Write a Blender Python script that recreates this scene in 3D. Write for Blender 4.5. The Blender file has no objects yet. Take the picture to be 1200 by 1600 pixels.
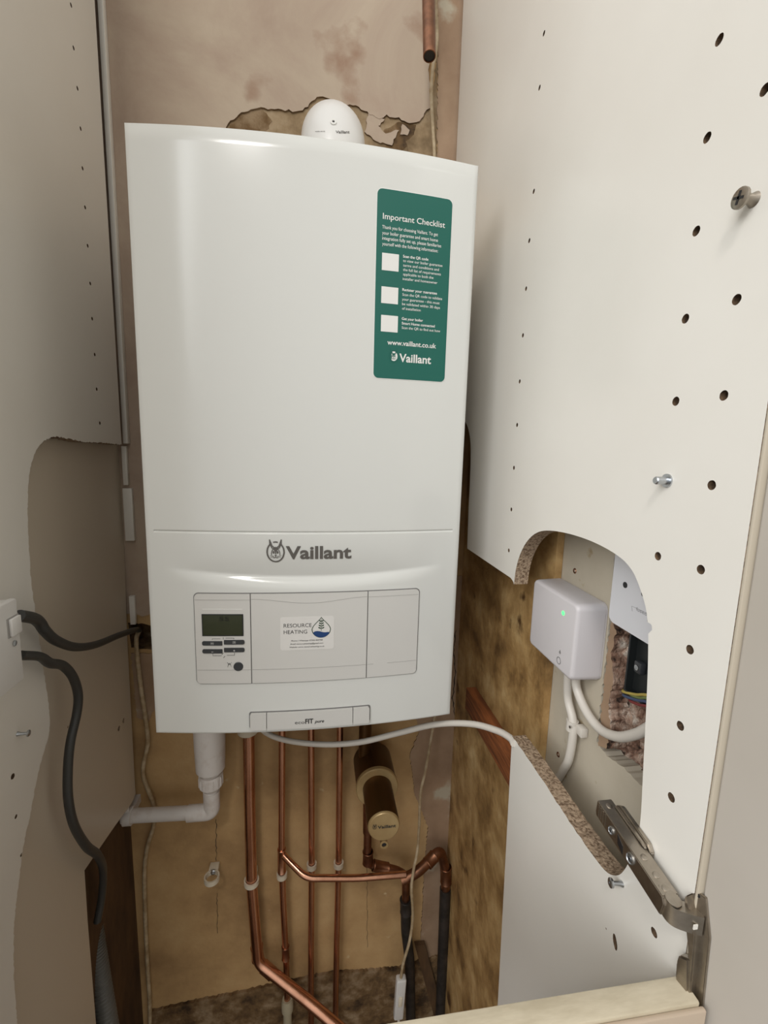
import bpy, bmesh, math, random
from mathutils import Vector, Matrix, noise
PI = math.pi
rnd = random.Random(7)
# ------------------------------------------------------------------ camera
CX, CY, CZ, YAW, PITCH, ROLL, F = 0.007533, -0.56998, 0.375523, 0.149871, 0.148992, 0.026975, 706.32
sc = bpy.context.scene
COL = sc.collection
def cam_axes():
    cy, sy, cp, sp = math.cos(YAW), math.sin(YAW), math.cos(PITCH), math.sin(PITCH)
    f = Vector((sy*cp, cy*cp, -sp)); r = Vector((cy, -sy, 0)); u = r.cross(f)
    cr, sr = math.cos(ROLL), math.sin(ROLL)
    return cr*r+sr*u, -sr*r+cr*u, f
CR, CU, CF = cam_axes()
CO = Vector((CX, CY, CZ))
cd = bpy.data.cameras.new('camera'); cam = bpy.data.objects.new('camera', cd); COL.objects.link(cam)
m = Matrix((CR, CU, -CF)).transposed().to_4x4(); m.translation = CO
cam.matrix_world = m
cd.sensor_fit = 'VERTICAL'; cd.sensor_height = 36; cd.lens = 36*F/1600; cd.clip_start = .01; cd.clip_end = 50
sc.camera = cam
sc.view_settings.view_transform = 'Standard'; sc.view_settings.look = 'None'
sc.view_settings.gamma = 1; sc.view_settings.use_curve_mapping = False
sc.view_settings.exposure = 0.0
def at(px, py, ax, c):
    "the point of the plane (axis ax = c) that the photograph shows at a pixel"
    d = CF + CR*((px-600)/F) - CU*((py-800)/F)
    return CO + d*((c-CO[ax])/d[ax])
# ------------------------------------------------------------------ light
w = bpy.data.worlds.new('world'); sc.world = w; w.use_nodes = True
nt = w.node_tree; bg = nt.nodes['Background']
# a room brighter towards the window side (behind and left of the camera) and above
def wlobe(direction, lo, hi, pw, col, prev):
    d = Vector(direction).normalized()
    dt = nt.nodes.new('ShaderNodeVectorMath'); dt.operation = 'DOT_PRODUCT'; dt.inputs[1].default_value = d; nt.links.new(tc.outputs['Generated'], dt.inputs[0])
    mr = nt.nodes.new('ShaderNodeMapRange'); mr.inputs['From Min'].default_value = lo; mr.inputs['From Max'].default_value = hi; nt.links.new(dt.outputs['Value'], mr.inputs['Value'])
    pwn = nt.nodes.new('ShaderNodeMath'); pwn.operation = 'POWER'; pwn.inputs[1].default_value = pw; nt.links.new(mr.outputs[0], pwn.inputs[0])
    sc_ = nt.nodes.new('ShaderNodeVectorMath'); sc_.operation = 'SCALE'; sc_.inputs[0].default_value = col; nt.links.new(pwn.outputs[0], sc_.inputs['Scale'])
    ad = nt.nodes.new('ShaderNodeVectorMath'); ad.operation = 'ADD'; nt.links.new(sc_.outputs[0], ad.inputs[0])
    if prev is None: ad.inputs[1].default_value = (.170, .158, .138)
    else: nt.links.new(prev, ad.inputs[1])
    return ad.outputs[0]
tc = nt.nodes.new('ShaderNodeTexCoord')
o1 = wlobe((0, -.45, 1), -.5, 1, 1.4, (.58, .56, .515), None)
o1 = wlobe((-.75, -.60, .60), -.1, 1, 2.2, (.75, .79, .84), o1)
nt.links.new(o1, bg.inputs['Color'])
bg.inputs['Strength'].default_value = 1.0
def area(name, loc, target, sx, sy, power, color):
    l = bpy.data.lights.new(name, 'AREA'); l.shape = 'RECTANGLE'; l.size = sx; l.size_y = sy; l.energy = power; l.color = color
    o = bpy.data.objects.new(name, l); COL.objects.link(o); o.location = loc
    o.rotation_euler = (Vector(target)-Vector(loc)).to_track_quat('-Z', 'Y').to_euler(); return o
area('window_daylight', (-2.15, -2.00, 1.50), (0, 0, .25), 2.0, 1.7, 54, (.95, .98, 1.0))
area('ceiling_light', (-.46, -1.45, 1.75), (0, .2, -.3), .26, .26, 11, (1.0, .97, .93))

# ------------------------------------------------------------------ materials
def srgb(r, g, b):
    def c(v):
        v /= 255
        return v/12.92 if v <= .04045 else ((v+.055)/1.055)**2.4
    return (c(r), c(g), c(b), 1)
MATS = {}
def mat(name, col, rough=.5, metal=0, col2=None, scale=20, detail=4, bump=0, bscale=60, bdist=.001, contrast=(.35, .65), stretch=None, coat=0, emit=None, spec=None):
    if name in MATS: return MATS[name]
    mt = bpy.data.materials.new(name); mt.use_nodes = True; n = mt.node_tree.nodes; L = mt.node_tree.links
    b = n['Principled BSDF']; b.inputs['Base Color'].default_value = col; b.inputs['Roughness'].default_value = rough; b.inputs['Metallic'].default_value = metal
    if coat: b.inputs['Coat Weight'].default_value = coat; b.inputs['Coat Roughness'].default_value = .04
    if spec is not None: b.inputs['Specular IOR Level'].default_value = spec
    if emit: b.inputs['Emission Color'].default_value = emit; b.inputs['Emission Strength'].default_value = 3
    t = n.new('ShaderNodeTexCoord'); vec = t.outputs['Object']
    if stretch:
        mm = n.new('ShaderNodeMapping'); mm.inputs['Scale'].default_value = stretch; L.new(vec, mm.inputs[0]); vec = mm.outputs[0]
    if col2:
        ns = n.new('ShaderNodeTexNoise'); ns.inputs['Scale'].default_value = scale; ns.inputs['Detail'].default_value = detail; ns.inputs['Roughness'].default_value = .6
        r = n.new('ShaderNodeValToRGB'); r.color_ramp.elements[0].position = contrast[0]; r.color_ramp.elements[1].position = contrast[1]
        r.color_ramp.elements[0].color = col2; r.color_ramp.elements[1].color = col
        L.new(vec, ns.inputs['Vector']); L.new(ns.outputs['Fac'], r.inputs[0]); L.new(r.outputs[0], b.inputs['Base Color'])
    if bump:
        n2 = n.new('ShaderNodeTexNoise'); n2.inputs['Scale'].default_value = bscale; n2.inputs['Detail'].default_value = 5
        bp = n.new('ShaderNodeBump'); bp.inputs['Strength'].default_value = bump; bp.inputs['Distance'].default_value = bdist
        L.new(vec, n2.inputs['Vector']); L.new(n2.outputs['Fac'], bp.inputs['Height']); L.new(bp.outputs[0], b.inputs['Normal'])
    MATS[name] = mt; return mt
M_WHITE = mat('white_enamel', (.63, .63, .60, 1), .15)
M_PLAST = mat('white_plastic', (.62, .60, .575, 1), .38)
M_FLAP = mat('panel_plastic', (.58, .565, .535, 1), .34)
M_LAM = mat('white_laminate', srgb(225, 221, 213), .3, col2=srgb(218, 213, 204), scale=3, contrast=(.3, .7))
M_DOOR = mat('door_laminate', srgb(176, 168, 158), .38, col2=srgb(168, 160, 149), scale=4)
M_CHIP = mat('chipboard', srgb(164, 142, 118), .9, col2=srgb(102, 80, 60), scale=330, detail=5, contrast=(.38, .56), bump=.9, bscale=300, bdist=.002)
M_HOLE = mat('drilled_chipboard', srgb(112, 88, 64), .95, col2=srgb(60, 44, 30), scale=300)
M_CHIPG = mat('grey_chipboard', srgb(160, 142, 120), .9, col2=srgb(98, 80, 62), scale=260, detail=5, contrast=(.3, .6), bump=.6, bscale=300, bdist=.001)
M_COPPER = mat('copper', (.74, .40, .27, 1), .26, 1, col2=(.46, .22, .13, 1), scale=16, detail=6, contrast=(.3, .6), stretch=(1, 1, .5))
M_COPPERD = mat('dull_copper', (.34, .16, .09, 1), .42, 1, col2=(.14, .07, .045, 1), scale=30, detail=6, contrast=(.3, .65))
M_DARKPIPE = mat('blackened_pipe', (.05, .04, .035, 1), .55, .4, col2=(.02, .018, .015, 1), scale=40, bump=.4, bscale=90)
M_BRASS = mat('brass_filter', srgb(188, 162, 116), .36, .35, col2=srgb(168, 140, 96), scale=12)
M_BRASSD = mat('dark_brass_body', srgb(86, 58, 28), .38, .7)
M_STEEL = mat('zinc_steel', (.50, .52, .54, 1), .28, 1)
M_HINGE = mat('hinge_nickel', (.45, .40, .34, 1), .36, 1, col2=(.34, .30, .25, 1), scale=60, bump=.2, bscale=400, bdist=.0003)
M_BLACK = mat('black_plastic', (.012, .012, .013, 1), .4)
M_DGREY = mat('dark_grey_plastic', (.035, .037, .04, 1), .42)
M_INK = mat('dark_ink', (.03, .028, .026, 1), .5)
M_LOGO = mat('logo_grey', (.11, .10, .09, 1), .35)
M_LINE = mat('seam_grey', (.16, .155, .15, 1), .6)
M_GREEN = mat('sticker_green', srgb(2, 90, 78), .45)
M_SWHITE = mat('sticker_white', (.72, .71, .68, 1), .4)
M_LCD = mat('lcd_glass', srgb(52, 56, 40), .18)
M_LCDI = mat('lcd_segment', srgb(24, 26, 18), .3)
M_CABLE = mat('grey_cable', srgb(58, 58, 56), .45)
M_WCABLE = mat('white_cable', srgb(205, 198, 188), .4)
M_BEIGE = mat('beige_cable', srgb(188, 170, 140), .55, col2=srgb(150, 128, 96), scale=50)
M_CONDP = mat('waste_pipe_plastic', srgb(222, 217, 213), .42, col2=srgb(204, 194, 186), scale=30, contrast=(.28, .5))
M_NYLON = mat('nylon_clip', srgb(215, 205, 185), .45)
M_TIMBER = mat('red_brown_timber', srgb(150, 88, 46), .7, col2=srgb(96, 52, 26), scale=14, stretch=(6, 1, 14), bump=.3)
M_DKWOOD = mat('dark_stained_wall', srgb(92, 66, 38), .8, col2=srgb(58, 38, 20), scale=9, stretch=(3, 3, 1))
M_CREAM = mat('cream_painted_board', srgb(206, 195, 172), .5, col2=srgb(186, 174, 150), scale=26, stretch=(1, 4, 4), bump=.2)
M_PINKFACE = mat('rail_face', srgb(190, 172, 152), .5)
M_GBOX = mat('grey_box_plastic', srgb(200, 195, 196), .42)
M_PLATE = mat('socket_plate_white', srgb(214, 213, 216), .3)
M_BOX = mat('black_back_box', (.012, .014, .014, 1), .5, bump=.3, bscale=40)
M_LED = mat('green_led', (.05, .9, .15, 1), .4, emit=(.05, 1, .12, 1))
M_BLUE = mat('logo_blue', srgb(30, 62, 110), .4)
M_LEAF = mat('logo_leaf_green', srgb(40, 66, 44), .4)
M_RIBBON = mat('corrugated_grey', srgb(104, 104, 100), .45)
M_PUTTY = mat('putty_white', srgb(170, 160, 135), .8, bump=.4)
def wmat(name, stops, scale, rough, bump, bscale, bdist, stretch=(1, 1, 1), dist=0.0, spot=None):
    "wall material: a noise ramp over several colours, with an optional second layer of blotches"
    mt = bpy.data.materials.new(name); mt.use_nodes = True; n = mt.node_tree.nodes; L = mt.node_tree.links; b = n['Principled BSDF']
    b.inputs['Roughness'].default_value = rough
    t = n.new('ShaderNodeTexCoord'); mm = n.new('ShaderNodeMapping'); mm.inputs['Scale'].default_value = stretch; L.new(t.outputs['Object'], mm.inputs[0])
    ns = n.new('ShaderNodeTexNoise'); ns.inputs['Scale'].default_value = scale; ns.inputs['Detail'].default_value = 7; ns.inputs['Roughness'].default_value = .62; ns.inputs['Distortion'].default_value = dist
    L.new(mm.outputs[0], ns.inputs['Vector'])
    r = n.new('ShaderNodeValToRGB'); el = r.color_ramp.elements
    while len(el) > 2: el.remove(el[-1])
    el[0].position = stops[0][0]; el[0].color = stops[0][1]; el[1].position = stops[-1][0]; el[1].color = stops[-1][1]
    for p, c in stops[1:-1]:
        q = el.new(p); q.color = c
    L.new(ns.outputs['Fac'], r.inputs[0]); out = r.outputs[0]
    if spot:
        sscale, lo, hi, scol = spot
        n3 = n.new('ShaderNodeTexNoise'); n3.inputs['Scale'].default_value = sscale; n3.inputs['Detail'].default_value = 6
        L.new(mm.outputs[0], n3.inputs['Vector'])
        mr = n.new('ShaderNodeMapRange'); mr.inputs['From Min'].default_value = lo; mr.inputs['From Max'].default_value = hi; L.new(n3.outputs['Fac'], mr.inputs['Value'])
        mx = n.new('ShaderNodeMix'); mx.data_type = 'RGBA'; L.new(mr.outputs[0], mx.inputs[0]); L.new(out, mx.inputs[6]); mx.inputs[7].default_value = scol; out = mx.outputs[2]
    L.new(out, b.inputs['Base Color'])
    n2 = n.new('ShaderNodeTexNoise'); n2.inputs['Scale'].default_value = bscale; n2.inputs['Detail'].default_value = 8
    bp = n.new('ShaderNodeBump'); bp.inputs['Strength'].default_value = bump; bp.inputs['Distance'].default_value = bdist
    L.new(t.outputs['Object'], n2.inputs['Vector']); L.new(n2.outputs['Fac'], bp.inputs['Height']); L.new(bp.outputs[0], b.inputs['Normal'])
    return mt
M_OLDWALL = wmat('old_brown_plaster', [(.3, srgb(146, 114, 76)), (.5, srgb(182, 148, 102)), (.7, srgb(200, 168, 122))], 5, .75, .5, 30, .004, spot=(26, .70, .74, srgb(196, 172, 134)))
M_PINK = wmat('pink_skim_plaster', [(.3, srgb(152, 130, 114)), (.5, srgb(172, 152, 134)), (.7, srgb(186, 170, 150))], 4.5, .7, .35, 18, .004, dist=.6, spot=(9, .60, .72, srgb(146, 114, 92)))
M_GREYPL = wmat('grey_pink_plaster', [(.3, srgb(134, 108, 84)), (.5, srgb(156, 129, 104)), (.7, srgb(172, 146, 120))], 7, .75, .4, 30, .003, spot=(14, .60, .68, srgb(176, 166, 146)))
M_DAMP = wmat('damp_dark_plaster', [(.35, srgb(60, 42, 22)), (.5, srgb(112, 86, 54)), (.65, srgb(150, 128, 100))], 22, .85, .8, 60, .006)
M_PLY = wmat('stained_ply', [(.30, srgb(92, 66, 36)), (.44, srgb(150, 116, 70)), (.56, srgb(182, 148, 98)), (.70, srgb(206, 178, 130))], 13, .6, .7, 60, .003, stretch=(1, 1, .85), dist=.15, spot=(16, .66, .72, srgb(84, 56, 26)))
M_BEIGEW = wmat('beige_plasterboard', [(.3, srgb(176, 165, 146)), (.7, srgb(192, 182, 164))], 8, .7, .2, 40, .001, spot=(30, .68, .74, srgb(160, 142, 112)))
M_RUBBLE = wmat('broken_brick', [(.36, srgb(46, 32, 24)), (.46, srgb(128, 96, 78)), (.58, srgb(172, 146, 128)), (.70, srgb(210, 198, 184))], 55, .9, 1, 120, .008)

# ------------------------------------------------------------------ builders
def empty(name, loc, label, cat, group=None):
    o = bpy.data.objects.new(name, None); COL.objects.link(o); o.location = loc; o.empty_display_size = .02
    o['label'] = label; o['category'] = cat
    if group: o['group'] = group
    bpy.context.view_layer.update()
    return o
def tag(o, label, cat, group=None):
    o['label'] = label; o['category'] = cat
    if group: o['group'] = group
    return o
def structure(o): o['kind'] = 'structure'; return o
def mesh_obj(name, verts, faces, mats, parent=None, smooth=False, midx=None, label=None):
    me = bpy.data.meshes.new(name); me.from_pydata([tuple(v) for v in verts], [], faces)
    for mt in (mats if isinstance(mats, (list, tuple)) else [mats]): me.materials.append(mt)
    if midx: me.polygons.foreach_set('material_index', midx)
    bm = bmesh.new(); bm.from_mesh(me); bmesh.ops.recalc_face_normals(bm, faces=bm.faces); bm.to_mesh(me); bm.free()
    if smooth: me.polygons.foreach_set('use_smooth', [True]*len(me.polygons))
    me.update()
    o = bpy.data.objects.new(name, me); COL.objects.link(o)
    if parent:
        me.transform(Matrix.Translation(-world_loc(parent))); o.parent = parent
    if label: o['label'] = label
    return o
def world_loc(o):
    v = Vector(o.location)
    while o.parent: o = o.parent; v += Vector(o.location)
    return v
def bm_obj(name, bm, mats, parent=None, smooth=False, label=None):
    bmesh.ops.recalc_face_normals(bm, faces=bm.faces)
    me = bpy.data.meshes.new(name); bm.to_mesh(me); bm.free()
    for mt in (mats if isinstance(mats, (list, tuple)) else [mats]): me.materials.append(mt)
    if smooth:
        me.polygons.foreach_set('use_smooth', [True]*len(me.polygons))
        try: me.set_sharp_from_angle(angle=math.radians(35))
        except Exception: pass
    o = bpy.data.objects.new(name, me); COL.objects.link(o)
    if parent: me.transform(Matrix.Translation(-world_loc(parent))); o.parent = parent
    if label: o['label'] = label
    return o
def box_bm(bm, a, b, bev=0, seg=2, rot=None, mi=0):
    a, b = Vector(a), Vector(b); c = (a+b)/2; s = b-a
    r = bmesh.ops.create_cube(bm, size=1); vs = r['verts']
    bmesh.ops.scale(bm, vec=(abs(s.x), abs(s.y), abs(s.z)), verts=vs)
    es = list({e for v in vs for e in v.link_edges})
    if bev:
        rr = bmesh.ops.bevel(bm, geom=es, offset=bev, segments=seg, affect='EDGES', profile=.5); vs = list({v for f in rr['faces'] for v in f.verts} | {v for v in vs if v.is_valid})
    if rot: bmesh.ops.transform(bm, matrix=rot.to_4x4(), verts=vs)
    bmesh.ops.translate(bm, vec=c, verts=vs)
    for f in {f for v in vs for f in v.link_faces}: f.material_index = mi
    return vs
def box(name, a, b, mt, parent=None, bev=0, seg=2, label=None):
    bm = bmesh.new(); box_bm(bm, a, b, bev, seg); return bm_obj(name, bm, mt, parent, smooth=bev > 0, label=label)
def frame_of(d):
    d = d.normalized(); u = Vector((0, 0, 1)) if abs(d.z) < .9 else Vector((0, 1, 0))
    a = d.cross(u).normalized(); return a, d.cross(a).normalized()
def lathe_bm(bm, o, d, prof, seg=32, mi=0, a0=0, a1=2*PI):
    "prof: list of (distance along d, radius)"
    o = Vector(o); d = Vector(d).normalized(); a, b = frame_of(d); full = abs(a1-a0-2*PI) < 1e-6
    n = seg if full else seg+1; rings = []
    for t, r in prof:
        if r < 1e-6: rings.append([bm.verts.new(o+d*t)]); continue
        rings.append([bm.verts.new(o+d*t+(a*math.cos(a0+(a1-a0)*k/seg)+b*math.sin(a0+(a1-a0)*k/seg))*r) for k in range(n)])
    for p, q in zip(rings, rings[1:]):
        for k in range(seg if full else seg):
            k2 = (k+1) % n if full else k+1
            vs = [p[k % len(p)], p[k2 % len(p)], q[k2 % len(q)], q[k % len(q)]]
            u = []
            for v in vs:
                if v not in u: u.append(v)
            if len(u) > 2:
                f = bm.faces.new(u); f.material_index = mi
def lathe(name, o, d, prof, mt, parent=None, seg=32, label=None, mi=None):
    bm = bmesh.new(); lathe_bm(bm, o, d, prof, seg); return bm_obj(name, bm, mt, parent, smooth=True, label=label)
def catmull(P, n=6):
    out = []
    Q = [P[0]*2-P[1]]+P+[P[-1]*2-P[-2]]
    for i in range(1, len(Q)-2):
        for k in range(n):
            t = k/n; p0, p1, p2, p3 = Q[i-1:i+3]
            out.append(.5*((2*p1)+(p2-p0)*t+(2*p0-5*p1+4*p2-p3)*t*t+(3*p1-p0-3*p2+p3)*t**3))
    out.append(P[-1]); return out
def tube_bm(bm, P, r, seg=14, mi=0, hollow=None, flat=1.0):
    P = [Vector(p) for p in P]; R = r if isinstance(r, (list, tuple)) else [r]*len(P)
    a, _ = frame_of(P[1]-P[0]); rings = []
    for i, p in enumerate(P):
        d = (P[min(i+1, len(P)-1)]-P[max(i-1, 0)]).normalized()
        a = (a-d*a.dot(d)).normalized(); b = d.cross(a)
        rings.append([bm.verts.new(p+(a*math.cos(2*PI*k/seg)+b*math.sin(2*PI*k/seg)*flat)*R[i]) for k in range(seg)])
    for p, q in zip(rings, rings[1:]):
        for k in range(seg):
            f = bm.faces.new((p[k], p[(k+1) % seg], q[(k+1) % seg], q[k])); f.material_index = mi
    for rg in (rings[0], rings[-1]):
        f = bm.faces.new(rg); f.material_index = mi
def tube(name, P, r, mt, parent=None, seg=14, smooth_n=0, label=None, flat=1.0):
    P = [Vector(p) for p in P]
    if smooth_n:
        R = r if isinstance(r, (list, tuple)) else [r]*len(P)
        V4 = [Vector((p.x, p.y, p.z, q)) for p, q in zip(P, R)]; V4 = catmull(V4, smooth_n)
        P = [v.to_3d() for v in V4]; r = [v[3] for v in V4]
    bm = bmesh.new(); tube_bm(bm, P, r, seg, flat=flat); return bm_obj(name, bm, mt, parent, smooth=True, label=label)
def bend(P, rad, n=7):
    "round the corners of a polyline"
    P = [Vector(p) for p in P]; out = [P[0]]
    for i in range(1, len(P)-1):
        a, b, c = P[i-1], P[i], P[i+1]; u = (a-b); v = (c-b); t = min(rad, u.length*.48, v.length*.48)
        s, e_ = b+u.normalized()*t, b+v.normalized()*t
        for k in range(n+1):
            q = k/n; out.append(s*(1-q)**2+b*2*q*(1-q)+e_*q*q)
    out.append(P[-1]); return out
def plate(name, axis, x0, x1, outer, holes=(), mats=None, parent=None, label=None):
    "flat board between the planes axis=x0 (seen face) and axis=x1, with an outline and real holes; slot 0 faces, slot 1 cut edges"
    bm = bmesh.new(); loops = []
    def vv(p, x):
        l = list(p); l.insert(axis, x); return Vector(l)
    for lp in [outer]+list(holes):
        loops.append([bm.verts.new(vv(p, x0)) for p in lp])
    es = []
    for L in loops:
        for i in range(len(L)): es.append(bm.edges.new((L[i], L[(i+1) % len(L)])))
    bmesh.ops.triangle_fill(bm, use_beauty=True, use_dissolve=False, edges=es)
    bm.verts.index_update(); V = [v.co.copy() for v in bm.verts]; T = [[v.index for v in f.verts] for f in bm.faces]
    LI = [[v.index for v in L] for L in loops]; bm.free()
    n = len(V); V2 = [v.copy() for v in V]
    for v in V2: v[axis] = x1
    faces = T+[[i+n for i in reversed(t)] for t in T]; mi = [0]*len(faces)
    for L in LI:
        for i in range(len(L)):
            a, b = L[i], L[(i+1) % len(L)]; faces.append([a, b, b+n, a+n]); mi.append(1 if (L is LI[0] or len(mats) < 3) else 2)
    return mesh_obj(name, V+V2, faces, mats, parent, midx=mi, label=label)
def circ(c, r, n=14, jag=0):
    return [(c[0]+math.cos(2*PI*k/n)*r*(1+rnd.uniform(-jag, jag)), c[1]+math.sin(2*PI*k/n)*r*(1+rnd.uniform(-jag, jag))) for k in range(n)]
def jagged(pts, amp, step=.004):
    out = []
    for a, b in zip(pts, pts[1:]):
        a, b = Vector(a), Vector(b); n = max(1, int((b-a).length/step)); d = (b-a); nn = Vector((-d.y, d.x)).normalized() if d.length else Vector((0, 0))
        for k in range(n):
            q = a+d*(k/n); out.append(tuple(q+nn*rnd.uniform(-amp, amp)))
    out.append(tuple(pts[-1])); return out
def sm2(pts, n=5):
    return [tuple(v) for v in catmull([Vector(p) for p in pts], n)]
def yz(px, py, x): p = at(px, py, 0, x); return (p.y, p.z)
def xz(px, py, y): p = at(px, py, 1, y); return (p.x, p.z)

# ------------------------------------------------------------------ text
def text_mesh(s, bold=0.0, shear=0.0, extr=0):
    c = bpy.data.curves.new('lettering_source', 'FONT'); c.body = s; c.size = 1; c.offset = bold; c.shear = shear; c.resolution_u = 3; c.extrude = extr
    o = bpy.data.objects.new('lettering_source', c); COL.objects.link(o)
    dg = bpy.context.evaluated_depsgraph_get(); dg.update()
    me = bpy.data.meshes.new_from_object(o.evaluated_get(dg)); bpy.data.objects.remove(o); bpy.data.curves.remove(c)
    return me
def fit_text(name, lines, mt, mapf, parent, extr=0.0):
    "lines: (string, u0, v0, u1, height, bold, shear). mapf(u, v, lift) gives the point. one mesh"
    V = []; Fc = []
    for s, u0, v0, u1, h, bold, shear in lines:
        me = text_mesh(s, bold, shear)
        xs = [v.co.x for v in me.vertices]; x0, x1 = min(xs), max(xs)
        k = (u1-u0)/(x1-x0); kh = h/.73; off = len(V)
        for v in me.vertices: V.append(mapf(u0+(v.co.x-x0)*k, v0+v.co.y*kh, 0))
        for p in me.polygons: Fc.append([i+off for i in p.vertices])
        bpy.data.meshes.remove(me)
    return mesh_obj(name, V, Fc, mt, parent)

# ================================================================== SETTING
XR = .251; XL = -.320; YB = .30
top = 1.32; bot = -1.32
# back wall with the hole where the cable comes through
hole_b = jagged([xz(200, 972, YB), xz(222, 974, YB), xz(262, 980, YB), xz(262, 1020, YB), xz(235, 1016, YB), xz(205, 1012, YB)], .002, .006)
wb = structure(plate('wall_back', 1, YB, YB+.06, [(-.42, bot), (.42, bot), (.42, top), (-.42, top)], [hole_b], [M_OLDWALL, M_DAMP]))
structure(box('wall_back_core', (-.42, YB+.06, bot), (.42, YB+.12, top), M_DAMP)).name = 'trim_1'
# skim coat lying over the old wall: its broken edge is real
co = YB-.004
edge = [(140, 1000), (150, 985), (200, 962), (225, 958), (236, 968)]
lower = jagged([xz(x, y, co) for x, y in [(352, 205), (356, 192), (372, 178), (402, 168), (440, 172), (468, 174), (500, 150), (560, 168), (592, 184), (604, 180), (628, 186), (640, 194), (652, 192), (664, 178), (672, 168), (670, 120), (674, 60), (671, 0), (672, -120)]], .0022, .005)
left = jagged([xz(262, 975, co), xz(236, 958, co), xz(222, 963, co), xz(205, 958, co), xz(150, 965, co)], .0016, .005)
out = left+[(-.40, left[-1][1]), (-.40, top), (lower[-1][0], top)]+list(reversed(lower))+[(-.17, .80), (-.20, .70), (-.20, .1), (left[0][0]+.01, left[0][1]+.02)]
pc = plate('plaster_coat', 1, co, YB, out, [], [M_PINK, M_DAMP], wb); pc['label'] = 'pink skim plaster with a broken lower edge'
# thin chips of plaster on the right of the flue
def patch(pxs, t, mats, parent, jag=.0015, name='plaster_patch', y=YB):
    return plate(name, 1, y-t, y, jagged([xz(x, yy, y) for x, yy in pxs+[pxs[0]]], jag, .004)[:-1], [], mats, parent)
M_UNDER = wmat('grey_brown_undercoat', [(.32, srgb(104, 84, 58)), (.5, srgb(148, 126, 96)), (.68, srgb(176, 156, 128))], 16, .85, .6, 50, .004)
patch([(575, 178), (600, 188), (590, 200), (602, 210), (622, 205), (612, 228), (590, 224), (570, 208)], .0035, [M_PINK, M_DAMP], wb)
patch([(628, 196), (640, 205), (636, 214), (626, 212)], .0025, [M_PINK, M_DAMP], wb)
patch([(672, 170), (676, 240), (668, 262), (640, 250), (634, 222), (650, 210), (662, 200), (668, 190)], .0012, [M_UNDER, M_DAMP], wb)
patch([(345, 225), (350, 160), (450, 150), (560, 155), (600, 170), (675, 160), (684, 60), (682, 290), (520, 260)], .0006, [M_UNDER, M_DAMP], wb)
patch([(355, 205), (365, 182), (410, 170), (425, 190), (412, 215)], .001, [M_DAMP, M_DAMP], wb)
patch([(600, 205), (622, 190), (650, 196), (646, 220), (625, 240), (600, 236)], .001, [M_DAMP, M_DAMP], wb)
patch([(681, -120), (684, 60), (682, 300), (722, 300), (732, -120)], .0015, [M_GREYPL, M_DAMP], wb)
patch([(238, 1576), (300, 1562), (380, 1546), (450, 1530), (520, 1516), (620, 1510), (700, 1484), (742, 1500), (742, 1720), (236, 1720)], .006, [M_DAMP, M_DAMP], wb, .002)
patch([(640, 1090), (655, 1140), (640, 1180), (648, 1240), (668, 1290), (662, 1370), (650, 1600), (735, 1600), (745, 900), (640, 900)], .0022, [M_GREYPL, M_DAMP], wb)
patch([(205, 1020), (214, 1120), (232, 1128), (245, 1100), (262, 1060), (262, 1020)], .0018, [M_GREYPL, M_DAMP], wb)
def crack(pxs, wd, y=YB):
    P = [Vector(xz(a, b, y)) for a, b in pxs]; P = [Vector(p) for p in jagged(P, .0014, .006)]; L = []; R_ = []
    for i, p in enumerate(P):
        d = (P[min(i+1, len(P)-1)]-P[max(i-1, 0)]).normalized(); n = Vector((-d.y, d.x))*wd*rnd.uniform(.4, 1.2); L.append(tuple(p+n)); R_.append(tuple(p-n))
    o = plate('crack', 1, y-.0004, y+.001, L+list(reversed(R_)), [], [M_BLACK, M_BLACK], wb); return o
for pts, wd in (([(712, 985), (708, 1020), (712, 1050), (707, 1090), (711, 1120), (711, 1160), (709, 1210), (716, 1222), (712, 1290), (708, 1400)], .0011), ([(338, 1280), (338, 1345)], .0006), ([(339, 1395), (340, 1458)], .0005), ([(573, 1290), (574, 1480)], .0004)):
    c_ = crack(pts, wd, YB-.0022 if wd > .001 else YB)
structure(plate('wall_left', 0, -.360, -.42, [(YB, bot), (YB, top), (-.30, top), (-.30, bot)], [], [M_DKWOOD, M_DKWOOD]))
# right wall: beige board with the chased hole for the back box
XW = .315
ch = [(966, 700), (960, 868), (955, 930), (950, 990), (944, 1050), (937, 1110), (932, 1160), (948, 1180), (970, 1195), (1000, 1225), (1060, 1290), (1200, 1330), (1300, 1100), (1240, 650)]
ch_yz = [yz(a, b, XW) for a, b in ch]
structure(plate('wall_right', 0, XW, XW+.02, [(YB, bot), (YB, top), (-.45, top), (-.45, bot)], [jagged(ch_yz+[ch_yz[0]], .0014, .004)[:-1]], [M_BEIGEW, M_BEIGEW]))
# rubble behind: displaced grid
def rubble(name, y0, y1, z0, z1, x, amp, mt, parent=None):
    ny, nz = 90, 150; V = []; Fc = []
    for i in range(ny+1):
        for j in range(nz+1):
            y = y0+(y1-y0)*i/ny; z = z0+(z1-z0)*j/nz
            d = noise.fractal(Vector((y*38, z*38, 3)), 1, 2, 5)*amp+abs(noise.noise(Vector((y*80, z*60, 9))))*amp*1.6+max(0, noise.noise(Vector((y*150, z*110, 5))))*amp*.9
            V.append((x+d, y, z))
    for i in range(ny):
        for j in range(nz):
            a = i*(nz+1)+j; Fc.append([a, a+1, a+nz+2, a+nz+1])
    n = len(V); V += [(XW+.05, y0, z0), (XW+.05, y1, z0), (XW+.05, y1, z1), (XW+.05, y0, z1)]; Fc.append([n, n+1, n+2, n+3])
    return mesh_obj(name, V, Fc, mt, parent, smooth=False)
rub = structure(rubble('trim_2', -.36, -.12, -.12, .50, XW+.014, .009, M_RUBBLE))
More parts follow.
